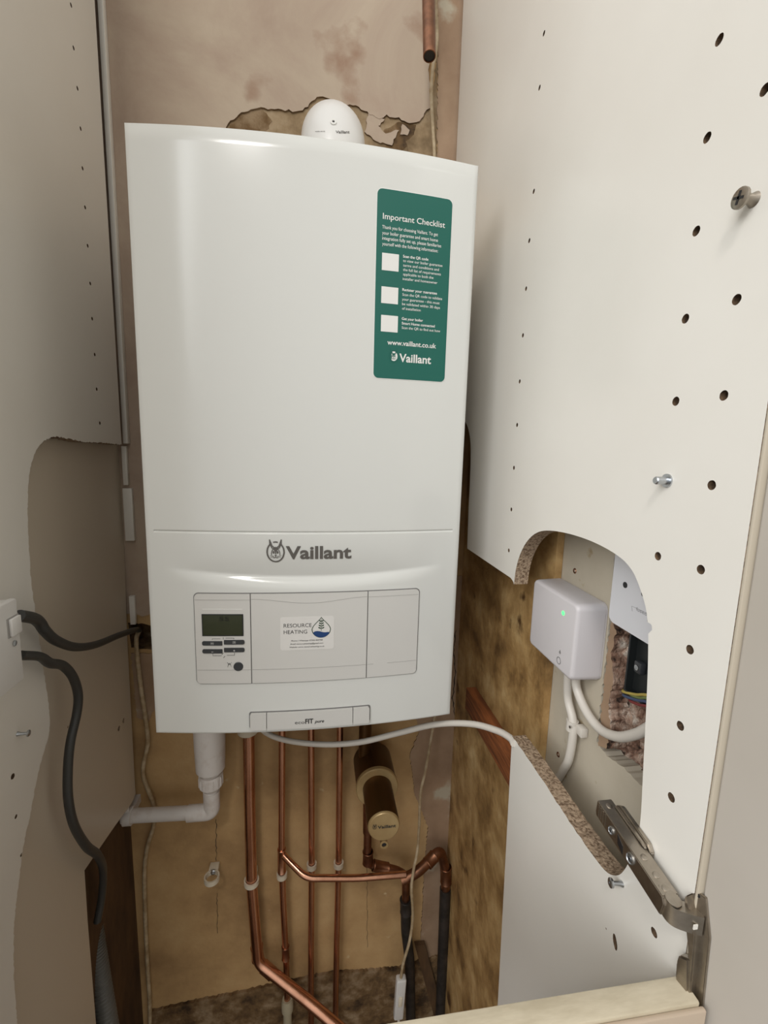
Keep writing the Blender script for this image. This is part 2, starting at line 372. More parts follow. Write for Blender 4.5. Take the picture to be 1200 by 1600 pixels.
fl = structure(box('floor', (-.9, -1.2, bot-.05), (.9, YB+.12, bot), M_DKWOOD))
# smoothed mortar fillet down the chase
o_ = plate('trim_3', 0, XW-.002, XW+.02, jagged([yz(a, b, XW) for a, b in [(958, 968), (966, 985), (958, 1020), (961, 1060), (953, 1100), (957, 1140), (950, 1170), (937, 1165), (942, 1110), (949, 1050), (953, 1000), (958, 968)]], .0016, .003)[:-1], [], [M_GREYPL, M_RUBBLE]); structure(o_)

# ================================================================== PLY + BATTEN
XP = .305
ply_pts = [(YB-.0025, bot+.001), (YB-.0025, .42), (-.055, .42), (-.056, bot+.001)]
tag(plate('stained_plywood_panel', 0, XP, XW-.0005, ply_pts, [], [M_PLY, M_PLY]), 'mottled brown stained plywood board on the side wall behind the right cabinet panel', 'board')
b1 = box('timber_batten', (.286, -.06, -.112), (XP-.0004, .185, -.070), M_TIMBER, bev=.0008); tag(b1, 'reddish brown timber batten fixed along the stained plywood', 'batten')
tag(mesh_obj('dark_timber_offcut', *(lambda a, b: ([a+Vector(v) for v in ((-.012, -.010, 0), (.012, -.010, 0), (.012, 0, 0), (-.012, 0, 0))]+[b+Vector(v) for v in ((-.012, -.010, 0), (.012, -.010, 0), (.012, 0, 0), (-.012, 0, 0))], [(0, 1, 2, 3), (4, 5, 6, 7), (0, 1, 5, 4), (1, 2, 6, 5), (2, 3, 7, 6), (3, 0, 4, 7)]))(at(655, 1470, 1, .2975), at(700, 1640, 1, .2975)), M_DKWOOD), 'dark timber offcut leaning at an angle behind the white inline switch', 'timber')
# crumbling mortar against the corner
def lump(name, pxs, y, t, mt, amp):
    P = [Vector(xz(a, b, y)) for a, b in pxs]; bm = bmesh.new()
    c0 = sum((Vector((p.x, 0, p.y)) for p in P), Vector())/len(P)
    zs = [p.y for p in P]; n = 34; m_ = 14; V = []; Fc = []
    for j in range(n+1):
        z = min(zs)+(max(zs)-min(zs))*j/n; xs = []
        for a, b in zip(P, P[1:]+[P[0]]):
            if (a.y-z)*(b.y-z) <= 0 and abs(a.y-b.y) > 1e-6: xs.append(a.x+(b.x-a.x)*(z-a.y)/(b.y-a.y))
        xa, xb = (min(xs), max(xs)) if xs else (c0.x, c0.x)
        for i in range(m_+1):
            q = i/m_; x = xa+(xb-xa)*q; h = t*math.sin(PI*q)**.5*(.7+.6*noise.noise(Vector((x*60, z*60, 1))))+amp*noise.fractal(Vector((x*90, z*90, 4)), 1, 2, 4)*math.sin(PI*q)
            V.append((x, y-max(h, 0), z))
    for j in range(n):
        for i in range(m_): a = j*(m_+1)+i; Fc.append([a, a+1, a+m_+2, a+m_+1])
    nV = len(V)
    Fc.append([0, m_, nV-1, nV-1-m_])
    bm.free(); return mesh_obj(name, V, Fc, mt)
tag(lump('crumbled_mortar', [(705, 1400), (698, 1460), (700, 1500), (715, 1560), (722, 1640), (752, 1640), (740, 1560), (728, 1480), (716, 1410)], .298, .02, M_DAMP, .008), 'dark crumbling mortar heaped in the lower right corner of the back wall', 'rubble')

# ================================================================== CABINET PANELS
TH = .018
cab = empty('tall_cupboard', (0, -.1, -.9), 'tall white cupboard around the boiler: two cut side panels, hinge, open door and bottom board', 'cupboard')
# ---- right
def R(px, py): return yz(px, py, XR)
back_notch = sm2([R(700, 655), R(720, 655), R(728, 661), R(733, 676), R(735.5, 700), R(734.5, 745), R(732, 800)], 4)+[R(730, 857)]
arch = sm2([R(803, 913), R(806, 890), R(812, 868), R(822, 848), R(836, 834), R(854, 829), R(885, 833), R(925, 846), R(965, 868), R(988, 892), R(1002, 925), R(1009, 950), R(1012, 972)], 5)
cut = [R(1018, 976), R(1019, 984), R(1013, 990)]+sm2([R(1013, 1000), R(1012, 1050), R(1009, 1120), R(1005, 1200), R(1000, 1288), R(990, 1330), R(975, 1360), R(962, 1368), R(945, 1360), R(920, 1328)], 4)
diag = jagged([R(920, 1328), R(890, 1284), R(860, 1238), R(830, 1192), R(800, 1150)], .0008, .006)
outer = [(YB-.006, top-.02)]+[(YB-.006, .43), (.19, .42)]+back_notch+[R(798, 903), R(802, 909)]+arch+cut[:3]+cut[3:]+diag[1:]+[(-.0985, -.36), (-.103, -.9), (-.350, -.9), (-.350, top-.02)]
holes = []
hr = .0031
for a, b in [(850, 52), (843, 137), (834, 299), (827, 376), (822, 451), (817, 524), (812, 596), (808, 664), (803, 731), (799, 796), (795, 860)]: holes.append(circ(R(a, b), .0026, 10))
for a, b in [(1124, 62), (1105, 215), (1088, 361), (1071, 498), (1056, 627), (1028, 869), (1195, 140), (1151, 468), (1131, 618), (1112, 758), (1095, 890), (1078, 1015), (1063, 1134), (1049, 1246), (1022, 1457)]: holes.append(circ(R(a, b), hr, 16, .03))
holes.append([(R(961, 1472)[0]+.0028*math.cos(t)+.0015*math.sin(t), R(961, 1472)[1]+.0055*math.sin(t)*(1+rnd.uniform(-.15, .15))) for t in [2*PI*k/14 for k in range(14)]])
holes.append(circ(R(947, 1451), .0008, 6))
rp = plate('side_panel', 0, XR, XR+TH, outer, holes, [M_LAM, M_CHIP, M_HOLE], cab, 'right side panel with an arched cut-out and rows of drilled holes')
box('edging_strip', (XR-.0002, -.3525, -.9), (XR+TH-.001, -.3502, top-.02), mat('strip_beige', srgb(182, 171, 153), .5), cab, bev=.0008, label='beige front edge of the right panel')
# ---- left front panel
def A(px, py): return yz(px, py, XL)
lcut = jagged(sm2([A(190, 695), A(165, 692), A(130, 690), A(100, 684), A(84, 683), A(68, 690), A(55, 707), A(47, 735), A(43, 780), A(45, 850), A(49, 910), A(56, 960), A(63, 1010), A(71, 1065), A(77, 1110), A(77, 1145), A(70, 1170), A(58, 1215), A(48, 1270), A(36, 1325), A(27, 1400), A(22, 1450), A(22, 1530), A(27, 1600), A(34, 1700)], 3), .0010, .0025)
yA = A(188, 690)[0]
lout = [(yA, top-.02)]+lcut+[(lcut[-1][0]-.02, -.6), (-.35, -.6), (-.35, top-.02)]
lh = [circ(A(a, b), .0026, 10) for a, b in [(115, 75), (121, 138), (126, 201), (129, 263), (133, 324), (137, 384), (141, 443), (144, 498), (148, 554), (151, 608), (156, 661), (111, 8)]]
lh += [circ(A(20, 1213), .0032, 12, .1), circ(A(25, 1276), .0022, 10, .1), circ(A(33, 1336), .0018, 8, .2)]
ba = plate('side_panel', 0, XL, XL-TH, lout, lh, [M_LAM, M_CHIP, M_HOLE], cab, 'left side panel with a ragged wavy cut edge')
# ---- left rear panel behind the cut
XB = XL-TH-.0008
def B(px, py): return yz(px, py, XB)
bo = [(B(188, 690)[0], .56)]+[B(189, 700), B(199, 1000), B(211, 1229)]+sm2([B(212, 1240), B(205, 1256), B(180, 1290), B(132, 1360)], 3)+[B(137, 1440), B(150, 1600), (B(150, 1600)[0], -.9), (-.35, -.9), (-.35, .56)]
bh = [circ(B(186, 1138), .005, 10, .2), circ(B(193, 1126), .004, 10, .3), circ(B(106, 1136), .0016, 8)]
pb = plate('backing_panel', 0, XB, -.3595, bo, bh, [mat('darker_laminate', srgb(204, 192, 174), .34), M_CHIP]); tag(pb, 'second white cabinet side showing through the ragged cut of the left one, corner sawn off', 'cabinet panel')  # rear panel in one even tone, slightly darker and warmer than the front one
def spacer(p1, p2, name, lab, d=.012, grp=None):
    a = at(*p1, 1, YB-d); b = at(*p2, 1, YB-d)
    o = box(name, (a.x, YB-d, b.z), (b.x, YB-.0045, a.z), M_LAM, bev=.0006); return tag(o, lab, 'strip', grp)
a = at(159, 0, 1, YB-.014); b = at(196, 693, 1, YB-.014)
tag(box('filler_strip', (-.3262, YB-.016, b.z), (-.3185, YB-.0045, top-.02), M_LAM, bev=.0005), 'long thin white filler strip between the upper left panel and the plaster', 'strip')
spacer((189, 697), (200, 758), 'filler_strip', 'short white filler block directly below the long strip, against the plaster')
spacer((191, 763), (210, 845), 'filler_strip', 'widest white filler block beside the boiler, middle of the lower three')
spacer((201, 932), (212, 976), 'filler_strip', 'small white filler block just above the dark hole in the wall')
# screws
def screw(name, p, d, L, rh, rs, mt, lab, cross=False):
    d = Vector(d).normalized(); bm = bmesh.new(); q = p+d*(L-.0025)
    lathe_bm(bm, p, d, [(-.006, 0), (-.006, rs), (0, rs), (0, rs*1.6), (L*.25, rs*1.1), (L-.0025, rs), (L-.0021, rh), (L-.0007, rh), (L, rh*.7), (L, rh*.25), (L-.001, rh*.2), (L-.001, 0)], 18)
    o = bm_obj(name, bm, mt, cab, smooth=True, label=lab)
    if cross:
        bm = bmesh.new()
        for an in (.3, .3+PI/2): box_bm(bm, (-.0002, -.0035, -.0007), (.0002, .0035, .0007), rot=Matrix.Rotation(an, 3, 'X'))
        bmesh.ops.translate(bm, vec=p+d*(L+.0001), verts=bm.verts); bm_obj('cross_slot', bm, M_BLACK, o)
    return o
screw('panel_screw', at(1178, 312, 0, XR), (-1, 0, 0), .010, .0056, .0026, M_HINGE, 'brown cross-head screw high on the right panel', True)
p = at(1043, 751, 0, XR)
lathe('shelf_pin', p, (-1, 0, 0), [(-.006, 0), (-.006, .0028), (-.0005, .0028), (-.0005, .0048), (.0012, .0048), (.0014, .0028), (.009, .0028), (.0098, .0022), (.0098, 0)], M_STEEL, cab, 20, 'short silver steel pin in the right panel')
screw('panel_screw', at(972, 1381, 0, XR), (-1, .12, .1), .0105, .0036, .0016, M_STEEL, 'zinc screw below the hinge')
screw('panel_screw', at(27, 1147, 0, XL), (1, .1, -.05), .012, .0036, .0016, M_STEEL, 'zinc screw below the switch box')

# ================================================================== DOOR, HINGE, RAIL
ANG = math.radians(10)
dirD = Vector((math.sin(ANG), -math.cos(ANG), 0)); nD = Vector((-math.cos(ANG), -math.sin(ANG), 0))
DOORX = at(1113, 1300, 1, -.3532).x
O = Vector((DOORX, -.3532, 0))
def dpt(u, n_, z): return O+dirD*u+nD*(-n_)+Vector((0, 0, z))
bm = bmesh.new()
bmesh.ops.create_cube(bm, size=1)
for v in bm.verts: v.co = dpt(.45*(v.co.x+.5), .018*(v.co.y+.5), -.88+(top-.06+.88)*(v.co.z+.5))
bmesh.ops.bevel(bm, geom=list(bm.edges), offset=.0012, segments=2, affect='EDGES')
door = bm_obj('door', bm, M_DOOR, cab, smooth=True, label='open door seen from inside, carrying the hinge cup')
box('edging_strip', (XL-TH+.0002, -.3525, -.6), (XL, -.3502, top-.02), mat('strip_beige', srgb(182, 171, 153), .5), cab, bev=.0008, label='beige front edge of the left panel')
# hinge
slope = (.085-.094)/(.343-.271)
hg = cab
def prism(name, pts_yz, xa, xb, mt, bev=.0006, parent=None, label=None):
    bm = bmesh.new(); f = bm.faces.new([bm.verts.new((xa, y, z)) for y, z in pts_yz]); r = bmesh.ops.extrude_face_region(bm, geom=[f])
    vs = [g for g in r['geom'] if isinstance(g, bmesh.types.BMVert)]; bmesh.ops.translate(bm, vec=(xb-xa, 0, 0), verts=vs)
    bmesh.ops.recalc_face_normals(bm, faces=bm.faces)
    if bev: bmesh.ops.bevel(bm, geom=list(bm.edges), offset=bev, segments=2, affect='EDGES')
    return bm_obj(name, bm, mt, parent or hg, smooth=True, label=label)
def hp(y, dz): return (y, .094+(-.271-y)*slope+dz)
hg = prism('hinge', [hp(-.271, 0), hp(-.343, 0), hp(-.345, -.004), hp(-.343, -.0145), hp(-.271, -.0135), hp(-.2700, -.010)], .2345, .2470, M_HINGE, label='nickel concealed hinge')
prism('mounting_plate', [hp(-.276, -.001), hp(-.282, .004), hp(-.312, .004), hp(-.316, 0), hp(-.316, -.016), hp(-.282, -.016)], .2472, XR-.0002, M_HINGE)
prism('cover_flap', [hp(-.278, .0004), hp(-.281, .0022), hp(-.309, .0022), hp(-.313, .0004)], .2445, .2471, M_HINGE, .0004)
for k in range(4):
    y = -.2735-.0028*k; prism('grip_rib', [hp(y, -.0015), hp(y-.0012, -.0015), hp(y-.0012, -.0115), hp(y, -.0115)], .2339, .2346, M_HINGE, .0002)
def disc_screw(y, dz, r):
    c = Vector((.2345, *hp(y, dz))); bm = bmesh.new(); lathe_bm(bm, c, (-1, 0, 0), [(0, r), (.0008, r), (.001, r*.85), (.0003, r*.75), (.0003, r*.5), (.001, r*.45), (.001, 0)], 24); o = bm_obj('adjusting_screw', bm, M_STEEL, hg, smooth=True)
    bm = bmesh.new()
    for an in (.6, .6+PI/2): box_bm(bm, (-.00015, -r*.36, -r*.09), (.00015, r*.36, r*.09), rot=Matrix.Rotation(an, 3, 'X'))
    bmesh.ops.translate(bm, vec=c+Vector((-.00115, 0, 0)), verts=bm.verts); bm_obj('cross_slot', bm, M_BLACK, hg)
disc_screw(-.2905, -.007, .0030); disc_screw(-.3125, -.0065, .0040)
prism('slot_recess', [hp(-.2975, -.0025), hp(-.304, -.006), hp(-.3045, -.0125), hp(-.2985, -.0095)], .2342, .2352, M_BLACK, 0)
for y, dx in ((-.277, .241), (-.318, .2405), (-.330, .2405), (-.3385, .2405)):
    lathe('rivet', Vector((dx, y, hp(y, 0)[1]-.0001)), (0, slope, 1), [(0, .0024), (.0004, .0024), (.0007, .0018), (.0007, 0)], M_HINGE, hg, 18)
# link arm from the end of the arm to the cup
k0 = Vector((.2405, -.343, .0775)); e1 = Vector((.2415, -.3470, .0765)); e2 = Vector((.2465, -.3515, .0775)); e3 = Vector((.2532, -.3550, .0780))
def strip_solid(name, P, hz_, th, mt, parent):
    bm = bmesh.new(); P = catmull([Vector(p) for p in P], 5); rings = []
    for i, p in enumerate(P):
        d = (P[min(i+1, len(P)-1)]-P[max(i-1, 0)]); d.z = 0; d.normalize(); n = Vector((-d.y, d.x, 0))
        rings.append([bm.verts.new(p+n*a*th/2+Vector((0, 0, b*hz_/2))) for a, b in ((-1, -1), (1, -1), (1, 1), (-1, 1))])
    for p, q in zip(rings, rings[1:]):
        for k in range(4): bm.faces.new((p[k], p[(k+1) % 4], q[(k+1) % 4], q[k]))
    bm.faces.new(rings[0]); bm.faces.new(rings[-1])
    bmesh.ops.recalc_face_normals(bm, faces=bm.faces)
    return bm_obj(name, bm, mt, parent, smooth=True)
strip_solid('link_arm', [k0+Vector((.001, .006, .002)), k0, e1, e2, e3], .0135, .0085, M_HINGE, hg)
lathe('pivot_tab', Vector((.2405, -.3455, .0845)), (0, slope, 1), [(0, 0), (0, .0048), (.0009, .0048), (.0011, .0042), (.0011, 0)], M_HINGE, hg, 24)
prism('link_window', [(-.3578, .0790), (-.3572, .0790), (-.3572, .0757), (-.3578, .0757)], .2455, .2485, M_LAM, 0)
# cup flange on the door: tapering pressed steel plate and cup
def dl(px, py, n_):
    "point on the plane parallel to the door leaf, n_ in front of it"
    d = CF+CR*((px-600)/F)-CU*((py-800)/F); o = O+nD*n_; return CO+d*((o-CO).dot(nD)/d.dot(nD))
def door_solid(name, pxs, n0, n1, mt, bev=.0004):
    P = [dl(a, b, n0) for a, b in pxs]; bm = bmesh.new(); f = bm.faces.new([bm.verts.new(p) for p in P]); r = bmesh.ops.extrude_face_region(bm, geom=[f])
    vs = [g for g in r['geom'] if isinstance(g, bmesh.types.BMVert)]; bmesh.ops.translate(bm, vec=nD*(n1-n0), verts=vs); bmesh.ops.recalc_face_normals(bm, faces=bm.faces)
    bmesh.ops.bevel(bm, geom=list(bm.edges), offset=bev, segments=2, affect='EDGES'); return bm_obj(name, bm, mt, hg, smooth=True)
door_solid('cup_flange', [(1084, 1394), (1092, 1392), (1106, 1402), (1112, 1466), (1106, 1520), (1094, 1640), (1080, 1640), (1090, 1540), (1098, 1462), (1090, 1440)], 0, .0022, M_HINGE)
door_solid('cup_rim', [(1080, 1398), (1085, 1394), (1098, 1458), (1092, 1530), (1080, 1640), (1072, 1640), (1082, 1540), (1086, 1480), (1082, 1440)], .0008, .0075, M_HINGE, .0008)
door_solid('cup_body', [(1066, 1500), (1070, 1488), (1086, 1494), (1086, 1540), (1080, 1640), (1074, 1640), (1062, 1560)], .003, .009, M_HINGE, .0012)
lathe('flange_hole', dl(1091, 1399, .0022), nD, [(0, .0013), (.0002, .0013), (.0002, 0)], M_BLACK, hg, 14)
# rail
rail = box('bottom_rail', (XL+.001, -.3655, -.12), (XR-.001, -.3500, .0305), M_CREAM, cab, bev=.0012, label='cream painted board across the bottom front')
box('front_lip', (XL+.001, -.3690, -.12), (XR+.001, -.3656, .0285), M_PINKFACE, rail, bev=.0012)

# ================================================================== BOILER
HB = .7043; WB = .195; BOW = .015
boiler = empty('gas_boiler', (0, .14, 0), 'white wall-hung gas boiler with green checklist sticker and control panel', 'boiler')
def bow(x): return BOW*(1-(x/WB)**2)
def smile(x): # height of the crease under the logo
    return .2195-.0128*(1-(x/.17)**2)
def fy(x, z, lift=0):
    y = -bow(x)
    q = max(0, 1-(x/.172)**2); zc = smile(x)
    if z < .262 and z > zc: y += .0085*q*((.262-z)/(.262-zc))**2.2
    elif z <= zc: t = (zc-z)/.016; y += .0085*q*max(0, 1-t)**2 if t < 1 else 0
    if abs(x) < .186: y += .0016*math.exp(-((z-.2650)/.0010)**2)
    return y-lift
xs = [-WB+.0015*0]+[-WB+2*WB*i/90 for i in range(1, 90)]+[WB]
xs = sorted(set([-.1862, -.1858, .1858, .1862]+xs))
zs = [.0+.255*i/130 for i in range(131)]+[.255+.014*i/40 for i in range(1, 41)]+[.269+(HB-.269)*i/30 for i in range(1, 31)]
V = []; Fc = []
er = .0035
for z in zs:
    for x in xs:
        V.append((x, fy(x, z), z))
nx = len(xs); nz = len(zs)
for j in range(nz-1):
    for i in range(nx-1): a = j*nx+i; Fc.append([a, a+1, a+nx+1, a+nx])
# returns: rounded edge then back
def add_loop(pts):
    s = len(V); V.extend(pts); return s
ringi = [i for i in range(nx)]+[j*nx+nx-1 for j in range(1, nz)]+[(nz-1)*nx+i for i in range(nx-2, -1, -1)]+[j*nx for j in range(nz-2, 0, -1)]
prev = ringi
for dy, out_ in ((.0012, .0010), (.003, .0017), (.05, .0018), (.07, .0018)):
    s = len(V); cur = []
    for i in ringi:
        x, y, z = V[i]; ox = out_*(1 if x > WB-1e-6 else -1 if x < -WB+1e-6 else 0); oz = out_*(1 if z > HB-1e-6 else -1 if z < 1e-6 else 0)
        cur.append(len(V)); V.append((x+ox, (y if dy < .01 else 0)+dy, z+oz))
    for k in range(len(ringi)): Fc.append([prev[k], prev[(k+1) % len(ringi)], cur[(k+1) % len(ringi)], cur[k]])
    prev = cur
fp = mesh_obj('front_panel', V, Fc, M_WHITE, boiler, smooth=True)
fp.data.set_sharp_from_angle(angle=math.radians(60))
box('casing', (-WB, .04, .012), (WB, .285, HB-.001), M_WHITE, boiler, bev=.003)
box('wall_bracket', (-.15, .285, .62), (.15, .2955, .67), M_STEEL, boiler)
box('underside_plate', (-WB+.006, .05, .004), (WB-.006, .28, .0118), M_DGREY, boiler)
def fr(px, py):
    p = at(px, py, 1, 0)
    for _ in range(8): p = at(px, py, 1, -bow(p.x))
    return p.x, p.z
def fmap(lift):
    return lambda u, v, l=0: (u, -bow(u)-lift, v)
def bowed(name, x0, x1, z0, z1, r, l0, l1, mt, parent, rr=None, label=None, n=24):
    "rounded rectangle following the bow of the front; rr = radii per corner (bl, br, tr, tl)"
    rr = rr or (r,)*4; V = []; Fc = []; xs_ = sorted(set([x0+(x1-x0)*i/n for i in range(n+1)]+[x0+max(rr[0], rr[3], 1e-5)*(1-math.cos(PI/2*k/6)) for k in range(7)]+[x1-max(rr[1], rr[2], 1e-5)*(1-math.cos(PI/2*k/6)) for k in range(7)]))
    for x in xs_:
        def cut(ra, rb):
            if ra and x < x0+ra: return ra-math.sqrt(max(0, ra*ra-(x0+ra-x)**2))
            if rb and x > x1-rb: return rb-math.sqrt(max(0, rb*rb-(x-x1+rb)**2))
            return 0
        zb = z0+cut(rr[0], rr[1]); zt = z1-cut(rr[3], rr[2])
        for l in (l0, l1):
            V += [(x, -bow(x)-l, zb), (x, -bow(x)-l, zt)]
    for i in range(len(xs_)-1):
        a = i*4; b = a+4
        Fc += [[a+2, b+2, b+3, a+3], [a, a+1, b+1, b], [a, b, b+2, a+2], [a+1, a+3, b+3, b+1]]
    e_ = (len(xs_)-1)*4; Fc += [[0, 2, 3, 1], [e_, e_+1, e_+3, e_+2]]
    return mesh_obj(name, V, Fc, mt, parent, label=label)
# control panel: three flush flaps
xl, zt = fr(304, 927); xr_, zt2 = fr(653, 920); _, zb = fr(308, 1067); _, zb2 = fr(651, 1050)
ZT = (zt+zt2)/2; ZB = (zb+zb2)/2; xm1 = (fr(391, 925)[0]+fr(394, 1062)[0])/2; xm2 = (fr(574, 922)[0]+fr(573, 1055)[0])/2
XA = (xl+fr(308, 1060)[0])/2; XZ = (xr_+fr(651, 1050)[0])/2
surr = bowed('panel_surround', XA-.0012, XZ+.0012, ZB-.0012, ZT+.0012, .006, -.001, .0004, M_LINE, boiler)
g = .0006
ctl = bowed('control_panel', XA, xm1-g, ZB, ZT, .005, .0003, .0020, M_FLAP, boiler, rr=(.005, .0005, .0005, .005), label='left control panel with display and dark buttons')
flap = bowed('centre_flap', xm1+g, xm2-g, ZB, ZT, 0, .0003, .0020, M_FLAP, boiler, rr=(.0005,)*4, label='wide centre flap with a small company sticker')
flap2 = bowed('right_flap', xm2+g, XZ, ZB, ZT, .005, .0003, .0020, M_FLAP, boiler, rr=(.0005, .005, .005, .0005), label='plain square flap on the right')
LF = .0020
# seams on the flaps
def line_curve(name, pts, wd, parent, mt, l0, l1=None):
    V = []; Fc = []; l1 = l1 or l0+.0003
    if len(pts) == 2: a_, b_ = pts; pts = [(a_[0]+(b_[0]-a_[0])*k/16, a_[1]+(b_[1]-a_[1])*k/16) for k in range(17)]
    for x, z in pts:
        for l in (l0, l1): V += [(x, -bow(x)-l, z-wd), (x, -bow(x)-l, z+wd)]
    for i in range(len(pts)-1):
        a = i*4; b = a+4; Fc += [[a+2, b+2, b+3, a+3], [a, a+1, b+1, b], [a, b, b+2, a+2], [a+1, a+3, b+3, b+1]]
    e_ = (len(pts)-1)*4; Fc += [[0, 2, 3, 1], [e_, e_+1, e_+3, e_+2]]
    return mesh_obj(name, V, Fc, mt, parent)
M_SEAM = mat('soft_seam', (.34, .325, .31, 1), .6)
zl = (fr(350, 1055)[1]+0*0); zs1 = ZB+(.019)
line_curve('seam', [(XA+.001, ZB+.0185), (xm1-.001, ZB+.0185)], .00022, ctl, M_SEAM, LF)
line_curve('seam', [(xm1+.001, ZB+.0185), (xm2-.001, ZB+.0185)], .00022, flap, M_SEAM, LF)
line_curve('seam', [(xm2+.001, ZB+.0185), (xm2+.009, ZB+.0185)], .00018, flap2, M_SEAM, LF)
line_curve('seam', [(xm2+.028, ZB+.0185), (XZ-.001, ZB+.0185)], .00018, flap2, M_SEAM, LF)
line_curve('seam', [(XA+.001, ZT-.0075), (xm1-.001, ZT-.0075)], .00018, ctl, M_SEAM, LF)
line_curve('seam', [(xm2+.001, ZT-.0070), (XZ-.001, ZT-.0070)], .00018, flap2, M_SEAM, LF)
line_curve('seam', [(xm1+.001+(xm2-xm1-.002)*k/24, ZT-.0065-.006*math.sin(PI*k/24)**2) for k in range(25)], .0002, flap, M_SEAM, LF)
# display
dx0, dz1 = fr(315.5, 959.5); dx1, dz1b = fr(380.5, 957.5); dx0b, dz0 = fr(317, 993.5); dx1b, dz0b = fr(381, 991.5)
X0 = (dx0+dx0b)/2; X1 = (dx1+dx1b)/2; Z1 = (dz1+dz1b)/2; Z0 = (dz0+dz0b)/2
disp = bowed('display', X0, X1, Z0, Z1, .0004, LF-.0003, LF+.0006, M_BLACK, ctl)
dsp2 = bowed('display_glass', X0+.0012, X1-.0012, Z0+.0012, Z1-.0012, .0002, LF+.0004, LF+.0009, M_LCD, ctl)
u = (X1-X0)
fit_text('display_digits', [('55', X0+u*.42, Z1-.0085, X0+u*.66, .0058, .01, 0)], M_LCDI, fmap(LF+.0011), ctl)
# small marks under the display drawn as boxes
def mark_box(bm, x0, x1, z0, z1, l):
    vs = []
    for x in (x0, x1):
        for z in (z0, z1): vs.append(bm.verts.new((x, -bow(x)-l, z)))
    bm.faces.new((vs[0], vs[2], vs[3], vs[1]))
bm = bmesh.new()
def fm(px, py): x, z = fr(px, py); return x, z
for (a, b, c, d) in ((332, 996.6, 345, 997.2), (353, 995.6, 366, 996.2), (349, 994.5, 349.8, 998), (332, 996.6, 332.7, 998.6), (365.5, 995.6, 366.2, 997.6), (333, 1023.2, 347, 1023.8), (333, 1020, 333.7, 1023.6), (355, 1022.4, 367, 1023), (366.5, 1018.8, 367.2, 1022.8)):
    x0, z1 = fm(a, b); x1, z0 = fm(c, d); mark_box(bm, x0, x1, min(z0, z1-.0003), z1, LF+.0002)
for a, b in ((348, 1020.5), (350.5, 1025.5)):
    x, z = fm(a, b)
    vs = [bm.verts.new((x+dx_, -bow(x)-LF-.0002, z+dz_)) for dx_, dz_ in ((-.001, -.001), (-.0002, -.001), (.0016, .0012), (.0008, .0012))]; bm.faces.new(vs)
bm_obj('printed_marks', bm, M_INK, ctl)
bm = bmesh.new(); x, z = fm(359, 1037)
for x0_, z0_, x1_, z1_ in ((-.0028, .0028, 0, -.0002), (.0028, .0028, 0, -.0002), (-.0012, .001, -.0022, -.0034), (.0012, .001, .0022, -.0034), (0, .0018, -.0012, -.001), (0, .0018, .0012, -.001)):
    tube_bm(bm, [(x+x0_, -bow(x)-LF-.0001, z+z0_), (x+x1_, -bow(x)-LF-.0001, z+z1_)], .0002, 6)
bm_obj('sweep_symbol', bm, M_INK, ctl)
btn0 = None
for (a, b, c, d, sym) in ((316.5, 1000.5, 348, 1007, 'L'), (350.5, 998.8, 382.5, 1005.3, 'R'), (317, 1013, 348.3, 1019.2, '-'), (350.7, 1011, 382.6, 1017.2, '+')):
    x0, z1 = fr(a, b); x1, z0 = fr(c, d)
    if sym == 'L': zz1, zz0 = z1, z0-.0002
    bt = bowed('button', x0, x1, min(z0, z1-.0042), z1, .0008, LF-.0003, LF+.0012, M_DGREY, ctl, rr=(.002, .0006, .0006, .002) if sym in 'L-' else (.0006, .002, .002, .0006))
    cx_ = (x0+x1)/2; cz_ = (z0+z1)/2; bm = bmesh.new(); l = LF+.0013
    if sym in 'LR':
        for q in ((-.0017, -.0015, -.0013, .0013), (.0015, .0017, -.0013, .0013), (-.0017, .0017, .0011, .0013), (-.0017, .0017, -.0013, -.0011)): mark_box(bm, cx_+q[0], cx_+q[1], cz_+q[2], cz_+q[3], l)
        mark_box(bm, cx_-.0008, cx_+.0008, cz_-.0002, cz_+.0003, l)
    else:
        mark_box(bm, cx_-.0012, cx_+.0012, cz_-.0009, cz_-.0005, l)
        if sym == '+': mark_box(bm, cx_-.0002, cx_+.0002, cz_-.0019, cz_+.0005, l)
    bm_obj('symbol', bm, M_SWHITE, bt)
x, z = fr(373, 1040); lathe('reset_button', (x, -bow(x)-LF+.0003, z), (0, -1, 0), [(0, 0), (0, .0059), (.0012, .0059), (.0016, .0054), (.0014, 0)], M_DGREY, ctl, 28)
x0, z = fr(317, 951); x1, _ = fr(379, 949.5); line_curve('lamp_line', [(x0, z), (x1, z)], .0004, ctl, M_SWHITE, LF)
# company sticker on the flap
sx0, sz1 = fr(438, 964.5); sx1, _ = fr(522, 960); _, sz0 = fr(439, 1015.5); _, sz0b = fr(520.5, 1012); sz0 = (sz0+sz0b)/2; sz1 = (sz1+fr(522, 960.5)[1])/2
st = bowed('company_sticker', sx0, sx1, sz0, sz1, .003, LF, LF+.0003, mat('sticker_offwhite', (.66, .64, .61, 1), .4), boiler, label='small off-white heating company sticker')
l_ = LF+.0005
def fl_(px, py): return fr(px, py)
tx0, tz0 = fr(443.5, 979.5); tx1, _ = fr(487, 977); hx0, hz0 = fr(444, 989.5); hx1, _ = fr(480, 988.2)
fit_text('lettering', [('RESOURCE', tx0, tz0, tx1, .0052, 0, 0), ('HEATING', tx0, hz0, hx1, .0052, 0, 0)], M_INK, fmap(l_), st)
bl = []
for s, a, b, a2, y_ in (('Phone | Whatsapp 07506 800768', 455, 1001, 504, 1), ('Email resourceheating@gmail.com', 454, 1006, 505, 1), ('Website www.resourceheating.co.uk', 452.5, 1011, 507, 1)):
    u0, v0 = fr(a, b); u1, _ = fr(a2, b); bl.append((s, u0, v0, u1, .0016, .012, .2))
fit_text('contact_lettering', bl, M_INK, fmap(l_), st)
